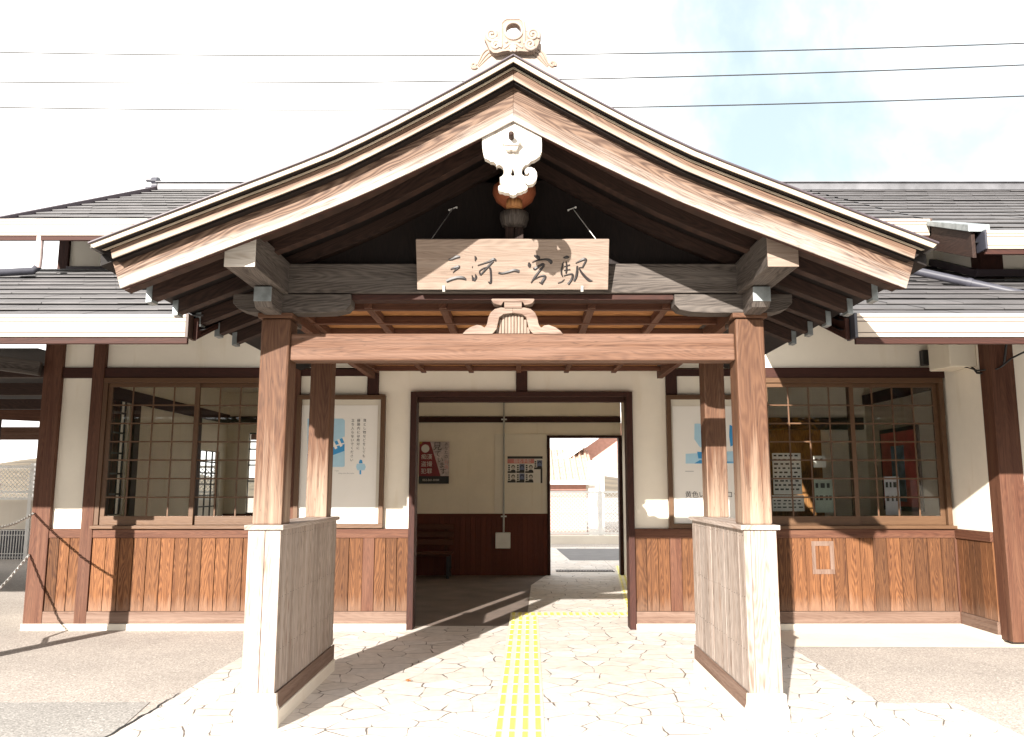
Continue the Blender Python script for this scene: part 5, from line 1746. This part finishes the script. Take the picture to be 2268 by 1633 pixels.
# fallen leaves
for i, (px, py) in enumerate(((532, 1603), (541, 1599), (526, 1607), (905, 1512))):
    Yg = EYE / math.tan(math.atan((py - CY) / FPX) - TH)
    p = at(px, py, Yg)
    m = MB()
    a0 = R.uniform(0, 6)
    pl = []
    for k in range(10):
        r_ = 0.028 if k % 2 else 0.016
        pl.append((p.x + r_ * math.cos(a0 + k * 0.628), p.y + r_ * 1.2 * math.sin(a0 + k * 0.628), 0.009 + R.uniform(0, 0.01)))
    m.add([(p.x, p.y, 0.014)] + pl, [(0, 1 + k, 1 + (k + 1) % 10) for k in range(10)])
    lbls = ["curled orange leaf in front of the left pedestal, middle of three", "dry orange leaf nearest the left pedestal's concrete foot", "orange leaf lying lowest before the left pedestal", "single dry leaf on the paving left of the yellow path"]
    tag(shape(m, "fallen_leaf", LEAF, (p.x, p.y, 0)), lbls[i], "leaf", "dry fallen leaves on the paving")

# ================================================================== BEYOND THE STATION
def lattice(name, x0, x1, z0, z1, y, step, r, mat, parent):
    """diamond wire mesh as one panel"""
    m = MB()
    h = z1 - z0
    n = int((x1 - x0) / step)
    k = -int(h / step)
    while x0 + k * step < x1:
        for s in (1, -1):
            a = Vector((x0 + k * step, y, z0 if s > 0 else z1)); b = Vector((x0 + k * step + h, y, z1 if s > 0 else z0))
            # clip in x
            t0 = max(0, (x0 - a.x) / h); t1 = min(1, (x1 - a.x) / h)
            if t1 - t0 > 0.02:
                p, q = a.lerp(b, t0), a.lerp(b, t1)
                d = Vector((0, 0, 1)).cross(q - p).normalized() if False else Vector((q.z - p.z, 0, -(q.x - p.x))).normalized() * r
                yy = y + (0.002 if s > 0 else -0.002)
                m.add([(p.x - d.x, yy, p.z - d.z), (q.x - d.x, yy, q.z - d.z), (q.x + d.x, yy, q.z + d.z), (p.x + d.x, yy, p.z + d.z)], [(0, 1, 2, 3)])
        k += 1
    return m.build(name, mat, parent, recalc=False)


fence = thing("mesh_fence", "white diamond mesh fence beyond the platform seen through the back door", "fence", (1.5, 22.4, 0))
MB().box(-2.5, 6.5, 22.3, 22.5, -0.02, 0.22).build("kerb", CONC, fence, 0.01)
for x in (-1.9, 0.1, 2.12, 4.1, 6.1):
    MB().box(x - 0.06, x + 0.06, 22.36, 22.44, 0.221, 1.40, 'z').build("fence_post", WHITE_M, fence, 0.005)
for z in (0.28, 0.80, 1.37):
    MB().box(-2.5, 6.5, 22.352, 22.358, z - (0.03 if z != 0.80 else 0.008), z + (0.03 if z != 0.80 else 0.008)).build("fence_rail", WHITE_M, fence)
lattice("fence_mesh", -2.5, 6.5, 0.30, 1.35, 22.40, 0.10, 0.009, WHITE_M, fence)

lf = thing("platform_fence", "tall white fence of wire mesh, concrete and bar grid left of the station", "fence", (-12, 17.6, 0))
for k in range(5):
    x = -8.4 - k * 2.0
    MB().box(x - 0.04, x + 0.04, 17.55, 17.63, 0, 2.0, 'z').build("fence_post", WHITE_M, lf, 0.004)
for z in (1.93, 1.40, 1.26):
    MB().box(-18, -6.2, 17.53, 17.549, z - 0.025, z + 0.025).build("fence_rail", WHITE_M, lf)
lattice("fence_mesh", -18, -6.2, 1.28, 1.92, 17.58, 0.09, 0.008, WHITE_M, lf)
MB().box(-18, -6.2, 17.56, 17.62, 0.62, 1.235).build("concrete_panel", CONC, lf)
m = MB()
for k in range(100):
    x = -12 + k * 0.058
    m.box(x - 0.006, x + 0.006, 17.565, 17.577, 0.0, 0.60, 'z')
for z in (0.05, 0.12, 0.50, 0.60):
    m.box(-12, -6.2, 17.5775, 17.585, z - 0.008, z + 0.008)
m.build("bar_grid", WHITE_M, lf)
MB().box(-18, -6.2, 17.75, 17.80, 0, 0.66).build("dark_panel", PIPE_DK, lf)

# house behind the line
hs = thing("neighbour_house", "pink house with brown tiled roof and white gutter pipe behind the mesh fence", "house", (2.4, 28, 0))
MB().box(-4.0, 2.1, 26.9, 33, -0.5, 1.75).build("wall", HOUSEWALL, hs)
m = MB()
for k in range(9):
    x0_ = -4.3; y = 26.3 + k * 0.32; z = 1.66 + k * 0.125
    m.add([(x0_, y, z + 0.05), (2.35, y, z + 0.05), (2.35, y + 0.36, z + 0.17), (x0_, y + 0.36, z + 0.17), (x0_, y, z), (2.35, y, z)], [(0, 1, 2, 3), (0, 4, 5, 1)])
for k in range(33):
    x = -4.2 + k * 0.2
    m.tube([(x, 26.29, 1.72), (x, 29.1, 2.84)], 0.045, 8)
m.build("lower_roof", REDTILE, hs)
MB().tube([(-4.3, 26.2, 1.63), (2.4, 26.2, 1.63)], 0.055, 10).build("gutter", HOUSEWHITE, hs)
MB().box(-4.0, 2.1, 26.84, 26.899, 1.22, 1.34).build("rail_board", HOUSEWALL, hs)
m = MB().prism([(1.2, 1.9), (9.0, 1.9), (9.0, 6.5), (5.5, 5.1), (1.2, 2.15)], 29.2, 29.6, (0, 0, 1))
m.build("upper_wall", HOUSEWALL, hs)
MB().bar((0.9, 28.7, 2.12), (5.6, 28.7, 5.45), 0.9, 0.26, (0, 0, 1)).build("eave", HOUSEWHITE, hs, 0.01)
MB().bar((-4.3, 28.72, 2.60), (1.05, 28.72, 2.20), 0.5, 0.10, (0, 0, 1)).build("eave_trim", WHITE_M, hs, 0.01)
q = [Vector(p) for p in ((1.25, 28.3, 2.28), (1.32, 28.1, 2.10), (1.45, 27.9, 2.02), (2.1, 27.2, 1.92), (2.35, 26.6, 1.86), (2.40, 26.3, 1.7), (2.40, 26.2, 1.3), (2.3, 26.2, 1.0))]
MB().tube(q, 0.05, 10).build("downpipe", HOUSEWHITE, hs)
MB().box(2.15, 2.65, 26.5, 26.8, -0.5, 2.35, 'z').build("white_pillar", HOUSEWHITE, hs, 0.02)
MB().box(3.3, 9.0, 27.0, 28.4, -0.5, 2.9).build("white_wall", HOUSEWHITE, hs, 0.02)

# ================================================================== ACROSS THE FORECOURT (tree mirrored in the windows; unseen leafy screen added)
def leaf_tree(name, label, cat, x, y, h, rad_, leafc, n, group=None):
    t = thing(name, label, cat, (x, y, 0), group)
    rr = random.Random(int(x * 10) + 5)
    m = MB()
    m.tube([(x, y, 0), (x + 0.05, y, h * 0.3), (x - 0.05, y + 0.05, h * 0.6), (x, y, h * 0.85)], [0.16, 0.13, 0.09, 0.03], 10)
    for k in range(7):
        a_ = k * 0.9; z = h * (0.3 + 0.07 * k)
        m.tube([(x, y, z), (x + math.cos(a_) * rad_ * 0.5, y + math.sin(a_) * rad_ * 0.5, z + h * 0.12), (x + math.cos(a_) * rad_ * 0.8, y + math.sin(a_) * rad_ * 0.8, z + h * 0.18)], [0.06, 0.04, 0.015], 6)
    m.build("trunk", W_OLD, t)
    m = MB()
    cl = [Vector((rr.gauss(0, 0.42) * rad_, rr.gauss(0, 0.42) * rad_, h * rr.uniform(0.30, 0.98))) for _ in range(34)]
    V, F = [], []
    for k in range(n):
        c = rr.choice(cl) + Vector((rr.gauss(0, 0.30), rr.gauss(0, 0.30), rr.gauss(0, 0.24))) * rad_ * 0.55
        d1 = Vector((rr.gauss(0, 1), rr.gauss(0, 1), rr.gauss(0, 1))).normalized(); d2 = d1.orthogonal().normalized()
        w = rr.uniform(0.05, 0.10)
        b = len(V)
        V += [Vector((x, y, 0)) + c + d1 * w, Vector((x, y, 0)) + c + d2 * w * 0.6, Vector((x, y, 0)) + c - d1 * w, Vector((x, y, 0)) + c - d2 * w * 0.6]
        F.append((b, b + 1, b + 2, b + 3))
    m.add(V, F)
    m.build("crown", leafc, t, recalc=False)


GOLD = flat("golden leaf", (0.52, 0.27, 0.03), 0.7, noise=0.45, nscale=3)
leaf_tree("autumn_tree", "tall golden leaved tree mirrored in the left sash of the right window", "tree", 9.0, -9.5, 7.0, 2.3, GOLD, 5200)
SCREEN_LEAF = flat("dark screen leaf", (0.035, 0.05, 0.02), 0.8, noise=0.5, nscale=2)
hd = thing("added_hedge", "unseen dark leafy screen behind the camera, added to dim the window reflections", "added_hedge", (0, -15, 0))
m = MB()  # invented leaf screen: keeps bright sky out of the pane reflections
rr = random.Random(3)
V, F = [], []
for k in range(9000):
    c = Vector((rr.uniform(-24, 26), -15 + rr.uniform(-0.6, 0.6), rr.uniform(0, 4.4) ** 1.0))
    d1 = Vector((rr.gauss(0, 1), rr.gauss(0, 1), rr.gauss(0, 1))).normalized(); d2 = d1.orthogonal().normalized()
    w = rr.uniform(0.15, 0.28); b = len(V)
    V += [c + d1 * w, c + d2 * w * 0.7, c - d1 * w, c - d2 * w * 0.7]; F.append((b, b + 1, b + 2, b + 3))
m.add(V, F)
m.box(-24, 26, -15.5, -14.6, 0, 4.2)
m.build("foliage", SCREEN_LEAF, hd, recalc=False)
